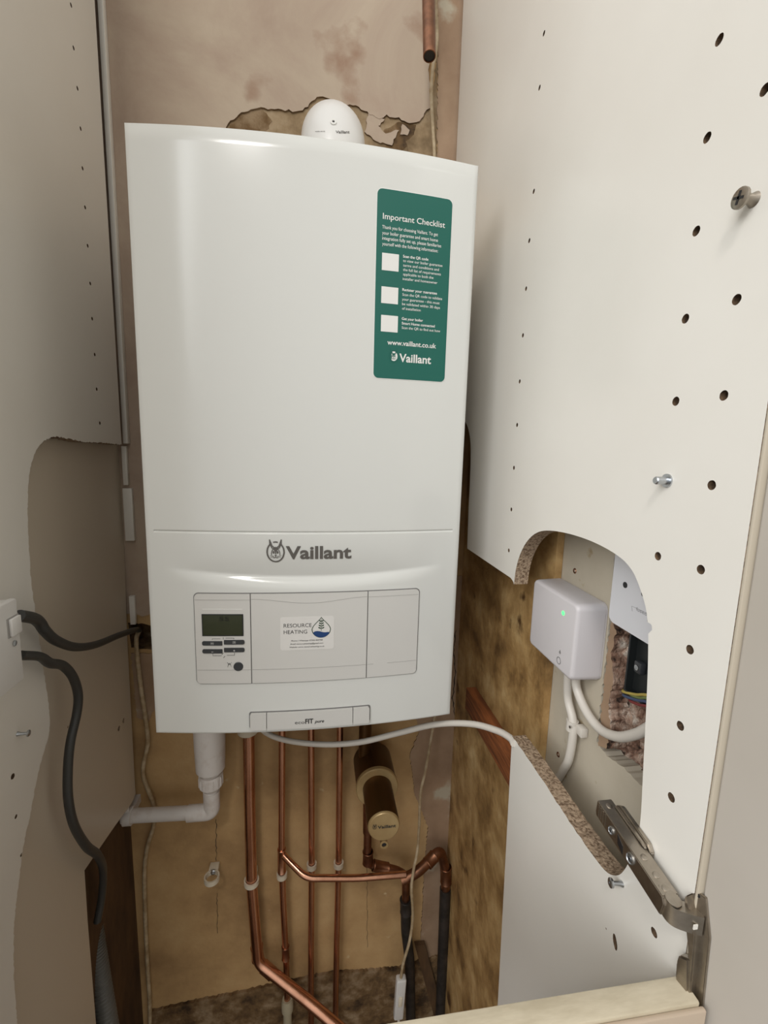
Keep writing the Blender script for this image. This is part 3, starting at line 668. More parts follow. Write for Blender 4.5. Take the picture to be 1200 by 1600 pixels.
# drop logo
cx_, cz_ = fr(502, 979.5)
def drop(s, n=40):
    P = []
    for k in range(n):
        t = -PI/2+2*PI*k/n; x = math.cos(t)*.0122; z = math.sin(t)*.0122
        if z > -.001: q = (z+.001)/.0132; x *= (1-q)**.75*1.0+.0; z = -.001+q*.0175; x = math.cos(t)*.0122*(1-q**1.6*.98)
        P.append((cx_+x*s, cz_-.0015+z*s*.98))
    return P
def ring2(name, Po, Pi, mt, parent, l):
    V = [(x, -bow(x)-l, z) for x, z in Po]+[(x, -bow(x)-l, z) for x, z in Pi]; n = len(Po)
    return mesh_obj(name, V, [[k, (k+1) % n, (k+1) % n+n, k+n] for k in range(n)], mt, parent)
ring2('drop_outline', drop(1), drop(.92), M_LEAF, st, l_)
lowr = [(cx_+math.cos(t)*.0116, cz_-.0015+math.sin(t)*.0116) for t in [PI+.45+(PI-.9)*k/16 for k in range(17)]]
wv = [(lowr[-1][0]+(lowr[0][0]-lowr[-1][0])*k/10, lowr[0][1]+.0010*math.sin(2*PI*k/10)*-1+.0012) for k in range(1, 10)]
mesh_obj('wave', [(x, -bow(x)-l_-.0002, z) for x, z in lowr+wv], [list(range(len(lowr+wv)))], M_BLUE, st)
bm = bmesh.new(); tube_bm(bm, [(cx_, -bow(cx_)-l_, cz_-.004), (cx_, -bow(cx_)-l_, cz_+.011)], .0003, 6)
for k in range(4):
    for s in (-1, 1):
        zc_ = cz_-.001+.0032*k; w_ = .0026-.0004*k; P = [(cx_+s*.0003+s*(w_+.001)*(.5-.5*math.cos(t))+0, zc_+.6*(w_*(.5-.5*math.cos(t)))+.0009*math.sin(t)) for t in [2*PI*q/10 for q in range(10)]]
        bm.faces.new([bm.verts.new((x, -bow(x)-l_-.0001, z)) for x, z in P])
bm_obj('leaves', bm, M_LEAF, st)
# handle bar at the bottom
hx0, hz1 = fr(391, 1113); hx1, hz1b = fr(577, 1103); _, hz0 = fr(392, 1138); _, hz0b = fr(577, 1128.5)
HZ1 = (hz1+hz1b)/2; HZ0 = (hz0+hz0b)/2
q1 = fr(417, 1125)[0]; q2 = fr(551, 1115)[0]
bowed('handle_gap', hx0-.0014, hx1+.0014, HZ0+.001, HZ1+.0014, .003, -.001, .0005, M_LINE, boiler)
hb = bowed('bottom_handle', q1+.0004, q2-.0004, HZ0, HZ1, .0004, -.004, .0034, M_FLAP, boiler)
bowed('handle_end', hx0, q1-.0004, HZ0, HZ1, .002, -.004, .0034, M_FLAP, boiler, rr=(.0015, .0003, .0003, .003))
bowed('handle_end', q2+.0004, hx1, HZ0, HZ1, .002, -.004, .0034, M_FLAP, boiler, rr=(.0003, .0015, .003, .0003))
u0, v0 = fr(461, 1129); u1, _ = fr(476, 1129); u2, _ = fr(477, 1128); u3, _ = fr(489.5, 1128); u4, _ = fr(491.5, 1127); u5, _ = fr(506.5, 1127)
fit_text('handle_lettering', [('eco', u0, v0, u1, .0048, 0, 0), ('FIT', u2, v0, u3, .0068, .03, 0), ('pure', u4, v0+.0002, u5, .0044, .02, .3)], M_INK, fmap(.0037), hb)
# logo on the front: lettering + emblem
def emblem(cx, cz, s, mt, parent, l, base=fmap, name='hare_emblem', thick=.0006, face_mt=None):
    bm = bmesh.new(); MF = base(l)
    def poly(P): bm.faces.new([bm.verts.new(MF(x, z)) for x, z in P])
    def strip(P, w_):
        for (a, b) in zip(P, P[1:]):
            a = Vector(a); b = Vector(b); d = (b-a).normalized(); n_ = Vector((-d.y, d.x))*w_/2
            poly([a-n_, b-n_, b+n_, a+n_])
    def E(t, rx, rz, dx=0, dz=0): return (cx+dx*s+math.cos(t)*rx*s, cz+dz*s+math.sin(t)*rz*s)
    strip([E(PI/2+.62+(2*PI-1.24)*k/40, .40, .5) for k in range(41)], .07*s)
    strip([E(PI/2-.28+.56*k/6, .40, .5) for k in range(7)], .06*s)
    for q in (-1, 1):   # ears
        strip([(cx+q*.04*s, cz+.20*s), (cx+q*.16*s, cz+.30*s), (cx+q*.28*s, cz+.62*s)], .05*s)
        strip([(cx+q*.28*s, cz+.62*s), (cx+q*.27*s, cz+.40*s), (cx+q*.15*s, cz+.17*s)], .05*s)
        strip([E(PI/2*(1-q)+q*(-.2)+q*k*.33, .20, .30, 0, -.10) for k in range(6)], .035*s)   # cheeks
        poly([E(2*PI*k/10, .045, .075, q*.095, -.02) for k in range(10)])   # eyes
        strip([(cx+q*.07*s, cz-.22*s), (cx+q*.27*s, cz-.19*s)], .02*s); strip([(cx+q*.07*s, cz-.25*s), (cx+q*.25*s, cz-.28*s)], .02*s)
        strip([(cx, cz-.24*s), (cx+q*.05*s, cz-.31*s), (cx+q*.12*s, cz-.29*s)], .03*s)
    poly([(cx-.15*s, cz+.19*s), (cx-.03*s, cz+.02*s), (cx-.02*s, cz-.12*s), (cx+.02*s, cz-.12*s), (cx+.03*s, cz+.02*s), (cx+.15*s, cz+.19*s), (cx, cz+.26*s)])
    poly([(cx-.06*s, cz-.15*s), (cx, cz-.24*s), (cx+.06*s, cz-.15*s)])
    return bm_obj(name, bm, mt, parent)
def lmap(l):
    return lambda u, v, q=0: (u, fy(u, v)-l, v)
c1 = fr(430.5, 863)
fe = fr(430.5, 882)
emblem(c1[0], c1[1]+.0004, .0255, M_LOGO, boiler, .0008, lmap)
u0, v0 = fr(446.5, 873.5); u1, _ = fr(549, 872)
fit_text('brand_lettering', [('Vaillant', u0, v0, u1, .0168, .028, 0)], M_LOGO, lmap(.0008), boiler)
# green sticker
g0, gz1 = fr(588.5, 294.5); g1, gz1b = fr(706, 311.5); g0b, gz0 = fr(584.5, 591.5); g1b, gz0b = fr(695.5, 596)
G0 = (g0+g0b)/2; G1 = (g1+g1b)/2; GZ1 = (gz1+gz1b)/2; GZ0 = (gz0+gz0b)/2
bowed('sticker_border', G0-.0008, G1+.0008, GZ0-.0008, GZ1+.0008, .007, 0, .0003, M_SWHITE, boiler, label='pale edge of the green sticker')
gst = bowed('checklist_sticker', G0, G1, GZ0, GZ1, .006, 0, .0005, M_GREEN, boiler, label='tall green checklist sticker with white lettering')
lines = []
def ln(s, xa, ya, xb, yb, h, bold=.006):
    a, za = fr(xa, ya); b, zb_ = fr(xb, yb); lines.append((s, a, (za+zb_)/2, b, h, bold, 0))
ln('Important Checklist', 598, 344, 695, 355, .0066, .008)
for s, a, b, c, d in (('Thank you for choosing Vaillant. To get', 597, 358.5, 684, 368.5), ('your boiler guarantee and smart home', 597, 367.5, 684, 377.5), ('integration fully set up, please familiarise', 597, 375.5, 689, 386.5), ('yourself with the following information:', 597, 384.5, 684, 394)): ln(s, a, b, c, d, .0038)
for s, a, b, c, d, bo in (('Scan the QR code', 629.5, 403, 669, 407.5, .02), ('to view our boiler guarantee', 629.5, 410, 691, 417, .004), ('terms and conditions and', 629.5, 417, 685.5, 423.5, .004), ('the full list of requirements', 629.5, 424, 688.5, 430.5, .004), ('applicable to both the', 629.5, 431, 677, 436, .004), ('installer and homeowner', 629, 438, 683, 444, .004),
    ('Register your guarantee', 628.5, 455, 682.5, 460.5, .02), ('Scan the QR code to validate', 628.5, 462.5, 690.5, 469, .004), ('your guarantee - this must', 628, 470, 686.5, 475.5, .004), ('be validated within 30 days', 628, 477, 687, 483, .004), ('of installation', 628, 484, 657, 487, .004),
    ('Get your boiler', 627.5, 500, 660.5, 503, .02), ('Smart Home connected', 627.5, 507, 679, 512, .02), ('Scan the QR to find out how', 627.5, 514, 687.5, 519.5, .004)): ln(s, a, b, c, d, .0031, bo)
ln('www.vaillant.co.uk', 605, 539, 681, 544, .0058, .016)
ln('Vaillant', 623.5, 565.5, 673, 568.5, .0098, .022)
fit_text('sticker_lettering', lines, M_SWHITE, fmap(.0008), gst)
ex, ez = fr(615, 557); bm = bmesh.new(); bm.faces.new([bm.verts.new((ex+math.cos(t)*.0046, -bow(ex)-.0007, ez+math.sin(t)*.0058)) for t in [2*PI*k/24 for k in range(24)]]); bm_obj('emblem_oval', bm, M_SWHITE, gst)
emblem(ex, ez+.0004, .0125, M_GREEN, gst, .0010, fmap, name='sticker_emblem')
for (a, b, c, d) in ((597, 395, 622.5, 425), (596, 447.5, 621.5, 476), (595.5, 492, 621, 520)):
    a0, b0 = fr(a, b); a1, b1 = fr(c, d); bowed('blank_square', a0, a1, b1, b0, .0003, .0004, .0008, M_SWHITE, gst, n=4)

# ================================================================== FLUE
fx = (at(470, 205, 1, .15).x+at(571, 215, 1, .15).x)/2; FR_ = (at(571, 215, 1, .15).x-at(470, 205, 1, .15).x)/2
ztop = at(520, 163, 1, .16).z+.016
flue = empty('flue_elbow', (fx, .15, HB), 'rounded white flue elbow rising behind the top of the boiler', 'flue')
P = [Vector((fx, .15, HB-.0005)), Vector((fx, .15, HB+.03))]; zc0 = HB+.035; rb = .055
bm = bmesh.new()
lathe_bm(bm, (fx, .15, HB+.001), (0, 0, 1), [(0, 0), (0, FR_+.006), (.018, FR_+.006), (.022, FR_)], 48)
seg = [Vector((fx, .15, HB+.02)), Vector((fx, .15, ztop-FR_-.052))]
for k in range(1, 15):
    t = PI/2*k/14; seg.append(Vector((fx, .15+.05*(1-math.cos(t)), ztop-FR_-.052+.05*math.sin(t))))
seg.append(Vector((fx, YB-.006, seg[-1].z)))
zz = seg[-1].z
tube_bm(bm, seg, FR_, 48)
bm_obj('elbow_body', bm, mat('flue_white', (.72, .71, .69, 1), .3), flue, smooth=True)
# position on the upper front of the elbow
def on_elbow(px, py, lift=.0):
    d = (CF+CR*((px-600)/F)-CU*((py-800)/F)).normalized(); best = None
    t = .4
    while t < 1.2:
        p = CO+d*t; dmin = 9; cc = None
        for a_, b_ in zip(seg, seg[1:]):
            ab = b_-a_; q = max(0, min(1, (p-a_).dot(ab)/ab.length_squared)); c_ = a_+ab*q; dd = (p-c_).length
            if dd < dmin: dmin = dd; cc = c_
        if dmin < FR_+lift: return p, (p-cc).normalized()
        t += .0004
    return CO+d*.7, Vector((0, -1, 0))
p, n_ = on_elbow(521, 191)
lathe('test_point_cap', p, n_, [(0, 0), (0, .0042), (.0012, .0042), (.0014, .003), (.0014, .0018), (.0006, .0015), (.0006, 0)], M_SWHITE, flue, 20)
lathe('test_point_hole', p+n_*.0009, n_, [(0, 0), (0, .0016), (.0004, .0012), (.0004, 0)], M_INK, flue, 14)
lb = []
def emap(l):
    def f_(u, v, q=0):
        p, n2 = on_elbow(u, -v, 0); return p+n2*.0004
    return f_
fit_text('flue_lettering', [('Vaillant', 524.5, -208.5, 546, 4.5, .02, 0), ('ecoflue 60/100', 493, -206.2, 508, 1.4, .01, 0)], M_LOGO, emap(0), flue)

# ================================================================== PIPES
PYc = .268
def px_pts(L): return [at(a, b, 1, c) for a, b, c in L]
def pipe(name, L, r, mt, label, rad=.02, coll=(), extra=None, group=None):
    root = empty(name, at(*L[-1][:2], 1, L[-1][2]), label, 'pipe', group)
    P = bend(px_pts(L), rad); tube('pipe_run', P, r, mt, root, 20)
    return root
def collar(root, a, b, r, mt=M_COPPER, name='fitting'):
    A_, B_ = at(*a[:2], 1, a[2]), at(*b[:2], 1, b[2]); d = (B_-A_); L = d.length
    lathe(name, A_, d, [(0, r-.0012), (0, r), (.001, r+.0006), (.002, r), (L-.002, r), (L-.001, r+.0006), (L, r), (L, r-.0012)], mt, root, 24)
g1 = pipe('copper_pipe', [(388, 1085, PYc), (390, 1250, PYc), (393, 1380, PYc), (403, 1503, PYc-.004), (478, 1562, .225), (570, 1640, .17)], .0112, M_COPPER, 'thickest copper pipe, leftmost, bending away to the lower right', .016)
collar(g1, (401, 1478, PYc), (403, 1498, PYc), .0126); collar(g1, (411, 1509, PYc-.005), (426, 1522, .256), .0126)
lathe('pipe_nut', at(387, 1130, 1, PYc), (0, 0, -1), [(0, .012), (0, .0195), (.018, .0195), (.02, .017), (.02, .0112)], M_NYLON, g1, 24, label='white collar at the boiler end')
g2 = pipe('copper_pipe', [(441, 1085, PYc), (440, 1330, PYc), (442, 1400, PYc), (447, 1500, PYc), (449, 1570, PYc)], .0067, M_COPPER, 'thin copper pipe with a soldered tee, second pipe from the left', .01)
collar(g2, (440, 1326, PYc), (440.3, 1362, PYc), .0083); collar(g2, (446, 1478, PYc), (446.5, 1498, PYc), .0080, M_COPPERD)
br = tube('branch', bend(px_pts([(441, 1334, PYc), (452, 1346, .256), (478, 1372, .232), (560, 1372, .232), (634, 1366, .232)]), .018), .0066, M_COPPER, g2, 20)
lathe('end_connector', at(449, 1560, 1, PYc), (0, 0, -1), [(0, .0068), (0, .0105), (.012, .013), (.03, .0125), (.034, .009), (.12, .009)], M_PUTTY, g2, 20)
g3 = pipe('copper_pipe', [(486, 1085, PYc), (487, 1350, PYc), (486, 1480, PYc), (486, 1660, PYc)], .0066, M_COPPER, 'straight thin copper pipe, third from the left', .01)
g4 = pipe('copper_pipe', [(532, 1085, PYc), (529, 1350, PYc), (526, 1480, PYc), (523, 1660, PYc)], .0066, M_COPPER, 'straight thin copper pipe nearest the brass filter, fourth from the left', .01)
g5 = pipe('copper_pipe', [(575, 1285, .262), (574, 1335, .262), (577, 1350, .262), (620, 1360, .262), (634, 1368, .262), (634, 1420, .262)], .0085, M_COPPERD, 'short copper pipe stepping down below the brass filter', .01)
collar(g5, (575, 1330, .262), (575, 1349, .262), .0112, M_COPPERD); collar(g5, (583, 1352, .262), (606, 1357, .262), .0112, M_COPPERD)
tube('lower_pipe', bend(px_pts([(634, 1405, .262), (634, 1450, .262), (640, 1500, .262), (643, 1660, .262)]), .02), .0112, M_DARKPIPE, g5, 20, label='blackened lower length')
collar(g5, (634, 1405, .262), (634.5, 1425, .262), .0128, M_DARKPIPE)
g6 = pipe('copper_pipe', [(628, 1375, .235), (652, 1363, .235), (688, 1328, .262), (697, 1360, .264), (695, 1420, .264), (686, 1660, .264)], .0105, M_COPPERD, 'dull copper pipe turning down beside the corner, furthest right', .016)
collar(g6, (667, 1350, .245), (679, 1337, .255), .0125, M_COPPERD); collar(g6, (696.5, 1354, .264), (697, 1378, .264), .0125, M_COPPERD)
tube('lower_pipe', px_pts([(696, 1388, .264), (686, 1660, .264)]), .0122, M_DARKPIPE, g6, 20, label='blackened lower length')
# open ended pipe at the top right
tp = at(671, 88, 1, .205); g7 = empty('open_copper_pipe', tp, 'cut copper pipe hanging open-ended at the top right above the boiler', 'pipe')
bm = bmesh.new(); ax = Vector((0, .24, 1)).normalized(); o0 = tp
lathe_bm(bm, o0, ax, [(.05, 0), (.05, .0085), (0, .0085), (0, .0098), (.3, .0098), (.3, 0)], 28)
bm_obj('pipe_run', bm, M_COPPERD, g7, smooth=True)
bm = bmesh.new(); lathe_bm(bm, o0+ax*.0015, ax, [(0, 0), (0, .0084), (.04, .0084)], 28); bm_obj('dark_bore', bm, M_BLACK, g7)
# clips
def clip(px, py, r, lab, y=PYc, grp='white nylon pipe clips'):
    c = at(px, py, 1, y); root = empty('pipe_clip', (c.x, YB-.002, c.z), lab, 'clip')
    bm = bmesh.new(); h = .010; ro = r+.0036; n = 28; a0, a1 = 0, 2*PI
    rings = []
    for k in range(n+1):
        t = a0+(a1-a0)*k/n; dx_, dy_ = math.cos(t), math.sin(t)
        rings.append([bm.verts.new((c.x+dx_*rr_, c.y+dy_*rr_, c.z+z_)) for rr_, z_ in ((r+.0006, -h/2), (ro, -h/2), (ro, h/2), (r+.0006, h/2))])
    for p, q in zip(rings, rings[1:]):
        for k in range(4): bm.faces.new((p[k], p[(k+1) % 4], q[(k+1) % 4], q[k]))
    bm.faces.new(rings[0]); bm.faces.new(rings[-1])
    bm_obj('clip_ring', bm, M_NYLON, root, smooth=True)
    box('clip_base', (c.x-r*.8, c.y+r+.001, c.z-h/2), (c.x+r*.8, YB-.0002, c.z+h/2), M_NYLON, root, bev=.0008)
    return root, c
clip(393, 1377, .0114, 'white clip holding the thickest copper pipe')
clip(440.5, 1367, .0070, 'white clip below the soldered tee on the second pipe')
clip(487, 1352, .0068, 'white clip on the third copper pipe, behind the horizontal branch')
clip(529, 1350, .0068, 'white clip on the fourth copper pipe, behind the horizontal branch')
rt, c = clip(331, 1372, .0114, 'empty white clip with its screw showing, left of the pipes')
sc_ = Vector((c.x, c.y+.013, c.z+.0)); lathe('fixing_screw', Vector((c.x, c.y+.0125, c.z+.001)), (0, -1, .25), [(0, 0), (0, .0048), (.002, .0048), (.003, .003), (.003, .0016), (.002, .0014), (.002, 0)], M_STEEL, rt, 20)

# ================================================================== CONDENSATE
cp = empty('condensate_waste_pipe', at(331, 1276, 1, .255), 'grey-white plastic waste pipe with trap and elbow below the left of the boiler', 'waste pipe')
yc = .252
ct = at(328, 1150, 1, yc); cn = at(329, 1200, 1, yc); ce = at(331, 1272, 1, yc); X_ = cn.x
lathe('trap_body', (X_, yc, .012), (0, 0, -1), [(0, 0), (0, .029), (.19, .0285), (.215, .0280), (.012-cn.z+.000, .0265), (.012-cn.z+.004, .022), (.012-cn.z+.006, .015)], M_CONDP, cp, 40)
lathe('trap_cap', (X_, yc, cn.z-.004), (0, 0, -1), [(0, 0), (0, .0175), (.008, .0175), (.009, .0), ], M_CONDP, cp, 32)
bm = bmesh.new(); zn = cn.z-.011
lathe_bm(bm, (X_, yc, zn), (0, 0, -1), [(0, .012), (0, .0205), (.003, .0215), (.024, .0215), (.028, .0185), (.028, .012)], 40)
for k in range(16): t = 2*PI*k/16; box_bm(bm, (X_+math.cos(t)*.0215-.001, yc+math.sin(t)*.0215-.001, zn-.022), (X_+math.cos(t)*.0215+.001, yc+math.sin(t)*.0215+.001, zn-.004))
bm_obj('compression_nut', bm, M_CONDP, cp, smooth=True)
zE = at(331, 1268, 1, yc).z
xLft = -.3545
tube('waste_run', bend([(X_, yc, zn-.02), (X_, yc, zE), (xLft, yc+.004, at(190, 1278, 1, yc).z)], .018), .0128, M_CONDP, cp, 24)
tube('waste_elbow', bend([(X_, yc, zE+.045), (X_, yc, zE), (X_-.045, yc+.0005, zE-.0)], .012), .0152, M_CONDP, cp, 28)
cl = at(201, 1275, 1, yc+.003); r_ = empty('waste_pipe_clip', (cl.x, YB-.002, cl.z), 'pale plastic clip around the horizontal waste pipe at its left end', 'clip')
bm = bmesh.new(); lathe_bm(bm, (cl.x-.007, cl.y, cl.z), (1, 0, 0), [(0, .0131), (0, .0165), (.014, .0165), (.014, .0131), (0, .0131)], 32); bm_obj('clip_band', bm, M_CONDP, r_, smooth=True)
box('clip_lug', (cl.x-.007, cl.y-.009, cl.z+.015), (cl.x+.004, cl.y-.004, cl.z+.030), M_CONDP, r_, bev=.001)
box('clip_base', (cl.x-.006, cl.y+.0165, cl.z-.008), (cl.x+.006, YB-.0002, cl.z+.008), M_CONDP, r_)

# ================================================================== FILTER
fc = Vector((.123, .1, -.2655)); filt = empty('brass_system_filter', fc+Vector((0, .15, 0)), 'brass coloured cylindrical filter pointing forward under the boiler', 'filter')
lathe('canister', fc, (0, 1, 0), [(.0, 0), (.0, .0262), (.0008, .0268), (.003, .0275), (.11, .0275)], [M_BRASSD], filt, 48)
lathe('end_cap', fc+Vector((0, -.0022, 0)), (0, 1, 0), [(0, 0), (0, .0255), (.001, .0266), (.004, .0275), (.005, .0270)], M_BRASS, filt, 48)
lathe('flange_ring', fc+Vector((0, .085, 0)), (0, 1, 0), [(0, .0272), (0, .0385), (.002, .040), (.009, .040), (.010, .0385), (.010, .0272)], M_BRASS, filt, 48)
lathe('rear_body', fc+Vector((0, .096, 0)), (0, 1, 0), [(0, 0), (0, .0385), (.07, .0385), (.085, .03), (.085, 0)], M_BRASSD, filt, 48)
tube('riser', [(.105, .245, -.24), (.105, .245, .003)], .0125, M_BRASSD, filt, 20)
lathe('riser_nut', (.105, .245, -.10), (0, 0, -1), [(0, .012), (0, .02), (.03, .02), (.03, .012)], M_BRASSD, filt, 6)
tube('outlet', [(at(575, 1290, 1, .245).x, .262, -.28), (at(575, 1290, 1, .262).x, .262, at(575, 1300, 1, .262).z)], .0105, M_COPPERD, filt, 20)
yf = fc.y-.0024
def cmap(l): return lambda u, v, q=0: (u, yf-l, v)
a0 = at(590, 1294.5, 1, yf); a1 = at(618.5, 1292, 1, yf)
fit_text('lettering', [('Vaillant', a0.x, a0.z-.0005, a1.x, .0058, .025, 0)], M_INK, cmap(.0003), filt)
ae = at(585.5, 1292, 1, yf); emblem(ae.x, ae.z, .0085, M_INK, filt, .0003, cmap)
av = at(600, 1319, 1, yf+.002); bm = bmesh.new(); lathe_bm(bm, av, (0, -1, 0), [(-.012, .006), (0, .0068), (.001, .0075), (.002, .007), (.002, .0042), (.0005, .004), (.0005, 0)], 28); bm_obj('drain_valve', bm, M_BRASS, filt, smooth=True)
bm = bmesh.new(); lathe_bm(bm, av+Vector((0, -.0007, 0)), (0, -1, 0), [(0, .0042), (.0003, .0018), (.0006, .0018), (.0006, 0)], 20); o = bm_obj('valve_slot', bm, M_BLACK, filt)

# ================================================================== CABLES
def cable(name, L, r, mt, lab, cat='cable', seg=12, ax=1, parent=None, flat=1.0):
    P = [at(a, b, ax if len(q) < 2 else q[1], q[0]) for a, b, *q in L]
    o = tube(name, P, r, mt, parent, seg, 6, flat=flat)
    if not parent: tag(o, lab, cat)
    return o
cable('boiler_flex', [(402, 1110, .14), (408, 1138, .135), (440, 1155, .12), (500, 1163, .10), (560, 1160, .08), (620, 1146, .06), (680, 1132, .03), (735, 1131, -.01), (775, 1141, -.05), (797, 1153, -.078), (803, 1162, -.09)], .0044, M_WCABLE, 'white flex drooping from under the boiler across to the cut panel corner')
pc_ = empty('power_cord', at(626, 1530, 1, .215), 'thin cream cord running down the wall past the boiler with an inline switch', 'cord')
P = [at(a, b, 1, c) for a, b, c in [(680, -60, .29), (681, 0, .289), (683, 60, .288), (680, 85, .285), (676, 110, .285), (674, 150, .287), (677, 210, .288), (679, 250, .288), (682, 420, .291), (684, 800, .291), (683, 1000, .290), (681, 1100, .28), (679, 1122, .275), (671, 1168, .26), (664, 1208, .25), (657, 1240, .245), (655, 1290, .235), (652, 1330, .225), (646, 1360, .215), (643, 1390, .205), (645, 1430, .205), (640, 1470, .205), (630, 1505, .21), (626, 1530, .215)]]
tube('flex', P, .0029, M_BEIGE, pc_, 10, 6)
tube('flex_tail', [at(a, b, 1, c) for a, b, c in [(622, 1583, .217), (623, 1600, .215), (623, 1640, .21)]], .0029, M_WCABLE, pc_, 10, 4)
sa = at(627, 1527, 1, .215); sb = at(622, 1588, 1, .217); d = (sb-sa); L = d.length
bm = bmesh.new(); box_bm(bm, (-.0105, -.008, -L/2), (.0105, .008, L/2), .0035, 3)
for v in bm.verts:
    q = abs(v.co.z)/(L/2); v.co.x *= 1-.22*max(0, .5-abs(q-.3))
rotq = Vector((0, 0, -1)).rotation_difference(d).to_matrix().to_4x4()
bm.transform(Matrix.Translation((sa+sb)/2) @ rotq); sw = bm_obj('inline_switch', bm, M_PLAST, pc_, smooth=True, label='white inline rocker switch')
bm = bmesh.new(); box_bm(bm, (-.0042, -.0105, -.012), (.0042, -.007, .012), .0015, 2); bm.transform(Matrix.Translation((sa+sb)/2) @ rotq); bm_obj('rocker', bm, M_NYLON, sw, smooth=True)
cable('beige_cable', [(218, 985, .31), (213, 1000, .293), (216, 1040, .291), (221, 1080, .291), (227, 1120, .291), (231, 1160, .290), (225, 1190, .289), (224, 1212, .289), (233, 1238, .288), (241, 1262, .287), (240, 1290, .290), (231, 1320, .291), (226, 1355, .291), (226, 1400, .291), (228, 1460, .291), (231, 1520, .291), (234, 1570, .291), (234, 1640, .291)], .0040, M_BEIGE, 'beige cable running down the left corner behind the waste pipe')
P = [at(30, 962, 0, -.300), at(52, 966, 0, -.302), at(62, 973, 0, -.304), at(70, 985, 0, -.304), at(88, 1001, 0, -.305), at(118, 1011, 0, -.306), at(150, 1007, 0, -.308), at(185, 993, 0, -.311), at(212, 984, 0, -.316), at(218, 986, 1, .325)]
tag(tube('grey_cable', P, [.0062, .0062, .0062, .006, .0058, .0055, .0052, .005, .0048, .0046], M_CABLE, None, 14, 8), 'upper grey cable sagging from the switch box to the hole in the wall', 'cable')
P = [at(32, 1024, 0, -.300), at(62, 1026, 0, -.302), at(78, 1036, 0, -.304), at(98, 1040, 0, -.305), at(114, 1058, 0, -.306), at(122, 1085, 0, -.308), at(120, 1115, 0, -.310), at(110, 1160, 0, -.312), at(106, 1205, 0, -.312), at(107, 1250, 0, -.312), at(116, 1290, 0, -.312), at(135, 1322, 0, -.313), at(153, 1337, 0, -.318), at(161, 1360, 0, -.328), at(159, 1400, 0, -.338), at(152, 1440, 0, -.345)]
tag(tube('grey_cable', P, [.0050]*2+[.0056]*9+[.0058]*5, M_CABLE, None, 14, 8), 'lower grey cable looping down from the switch box behind the left panel', 'cable')
P = catmull([at(144, 1440, 1, .17), at(152, 1500, 1, .15), at(165, 1580, 1, .135), at(182, 1680, 1, .12)], 15); Rr = [.0150+.0014*math.cos(i*2*PI/3) for i in range(len(P))]
# finely ribbed hose
PP = []; RR = []
for i in range(len(P)-1):
    for k in range(4): PP.append(P[i].lerp(P[i+1], k/4)); RR.append(.0148+(.0014 if k in (0, 1) else 0))
tag(tube('corrugated_conduit', PP, RR, M_RIBBON, None, 20), 'grey corrugated conduit at the lower left behind the panel edge', 'conduit')

# ================================================================== LEFT SWITCH BOX
sb_ = empty('fused_switch_box', (XL, -.14, .135), 'white switched spur box on the left panel, cut by the picture edge', 'switch')
box('back_box', (XL+.0002, -.188, .135), (-.288, -.102, .2175), M_PLAST, sb_, bev=.002)
fpl = box('face_plate', (-.2878, -.189, .134), (-.280, -.101, .2185), M_PLAST, sb_, bev=.0022, label='flat white face plate')
y0, z1 = yz(27, 960, -.28); y1, z0 = yz(8, 1000, -.28)
box('rocker_switch', (-.2798, y0-.014, z0), (-.2765, y0, z1), M_PLAST, sb_, bev=.001)
box('rocker_frame', (-.2804, y0-.016, z0-.001), (-.2797, y0+.001, z1+.001), M_SEAM, sb_)
p = at(23, 1005, 0, -.2795); lathe('plate_screw', p, (1, 0, 0), [(0, 0), (0, .0028), (.0006, .0028), (.0008, .001), (.0008, 0)], M_STEEL, sb_, 18)

# ================================================================== GREY CONTROL BOX
gb = empty('heating_receiver_box', (XW, -.1, .17), 'light grey square box with green light, seen through the arched cut-out', 'receiver')
bm = bmesh.new(); box_bm(bm, (.2800, -.1495, .1265), (.3145, -.0505, .2125), .0001)
bm.free(); bm = bmesh.new()
def rrect(y0, y1, z0, z1, r, n=8):
    P = []
    for cy_, cz_, a in ((y1-r, z1-r, 0), (y0+r, z1-r, PI/2), (y0+r, z0+r, PI), (y1-r, z0+r, 3*PI/2)):
        for k in range(n+1): t = a+PI/2*k/n; P.append((cy_+math.cos(t)*r, cz_+math.sin(t)*r))
    return P
rings = []
for x, ins in ((.3145, .0005), (.3125, .0005), (.3120, .0), (.2845, .0012), (.2815, .0022), (.2803, .0036), (.2800, .0052)):
    rings.append([bm.verts.new((x, y, z)) for y, z in rrect(-.1510+ins, -.0490-ins, .1250+ins, .2140-ins, max(.002, .0085-ins))])
for p, q in zip(rings, rings[1:]):
    n = len(p)
    for k in range(n): bm.faces.new((p[k], p[(k+1) % n], q[(k+1) % n], q[k]))
bm.faces.new(rings[0]); bm.faces.new(rings[-1])
bm_obj('housing', bm, M_GBOX, gb, smooth=True)
p = at(880, 958, 0, .2799); lathe('status_light', p, (-1, 0, 0), [(0, 0), (0, .0024), (.0003, .0024), (.0004, 0)], M_LED, gb, 20, label='small green status light')
p = at(873, 1032, 0, .2799); lathe('button_ring', p, (-1, 0, 0), [(0, .0042), (.0003, .0042), (.0003, .0036), (0, .0036)], M_LINE, gb, 28)
p = at(875, 1019.5, 0, .2799); lathe('button_mark', p, (-1, 0, 0), [(0, .0016), (.0003, .0016), (.0003, .0011), (0, .0011)], M_LINE, gb, 18); 
bm = bmesh.new(); box_bm(bm, (.2796, p.y-.0004, p.z), (.2800, p.y+.0004, p.z+.003)); bm_obj('button_stem', bm, M_LINE, gb)
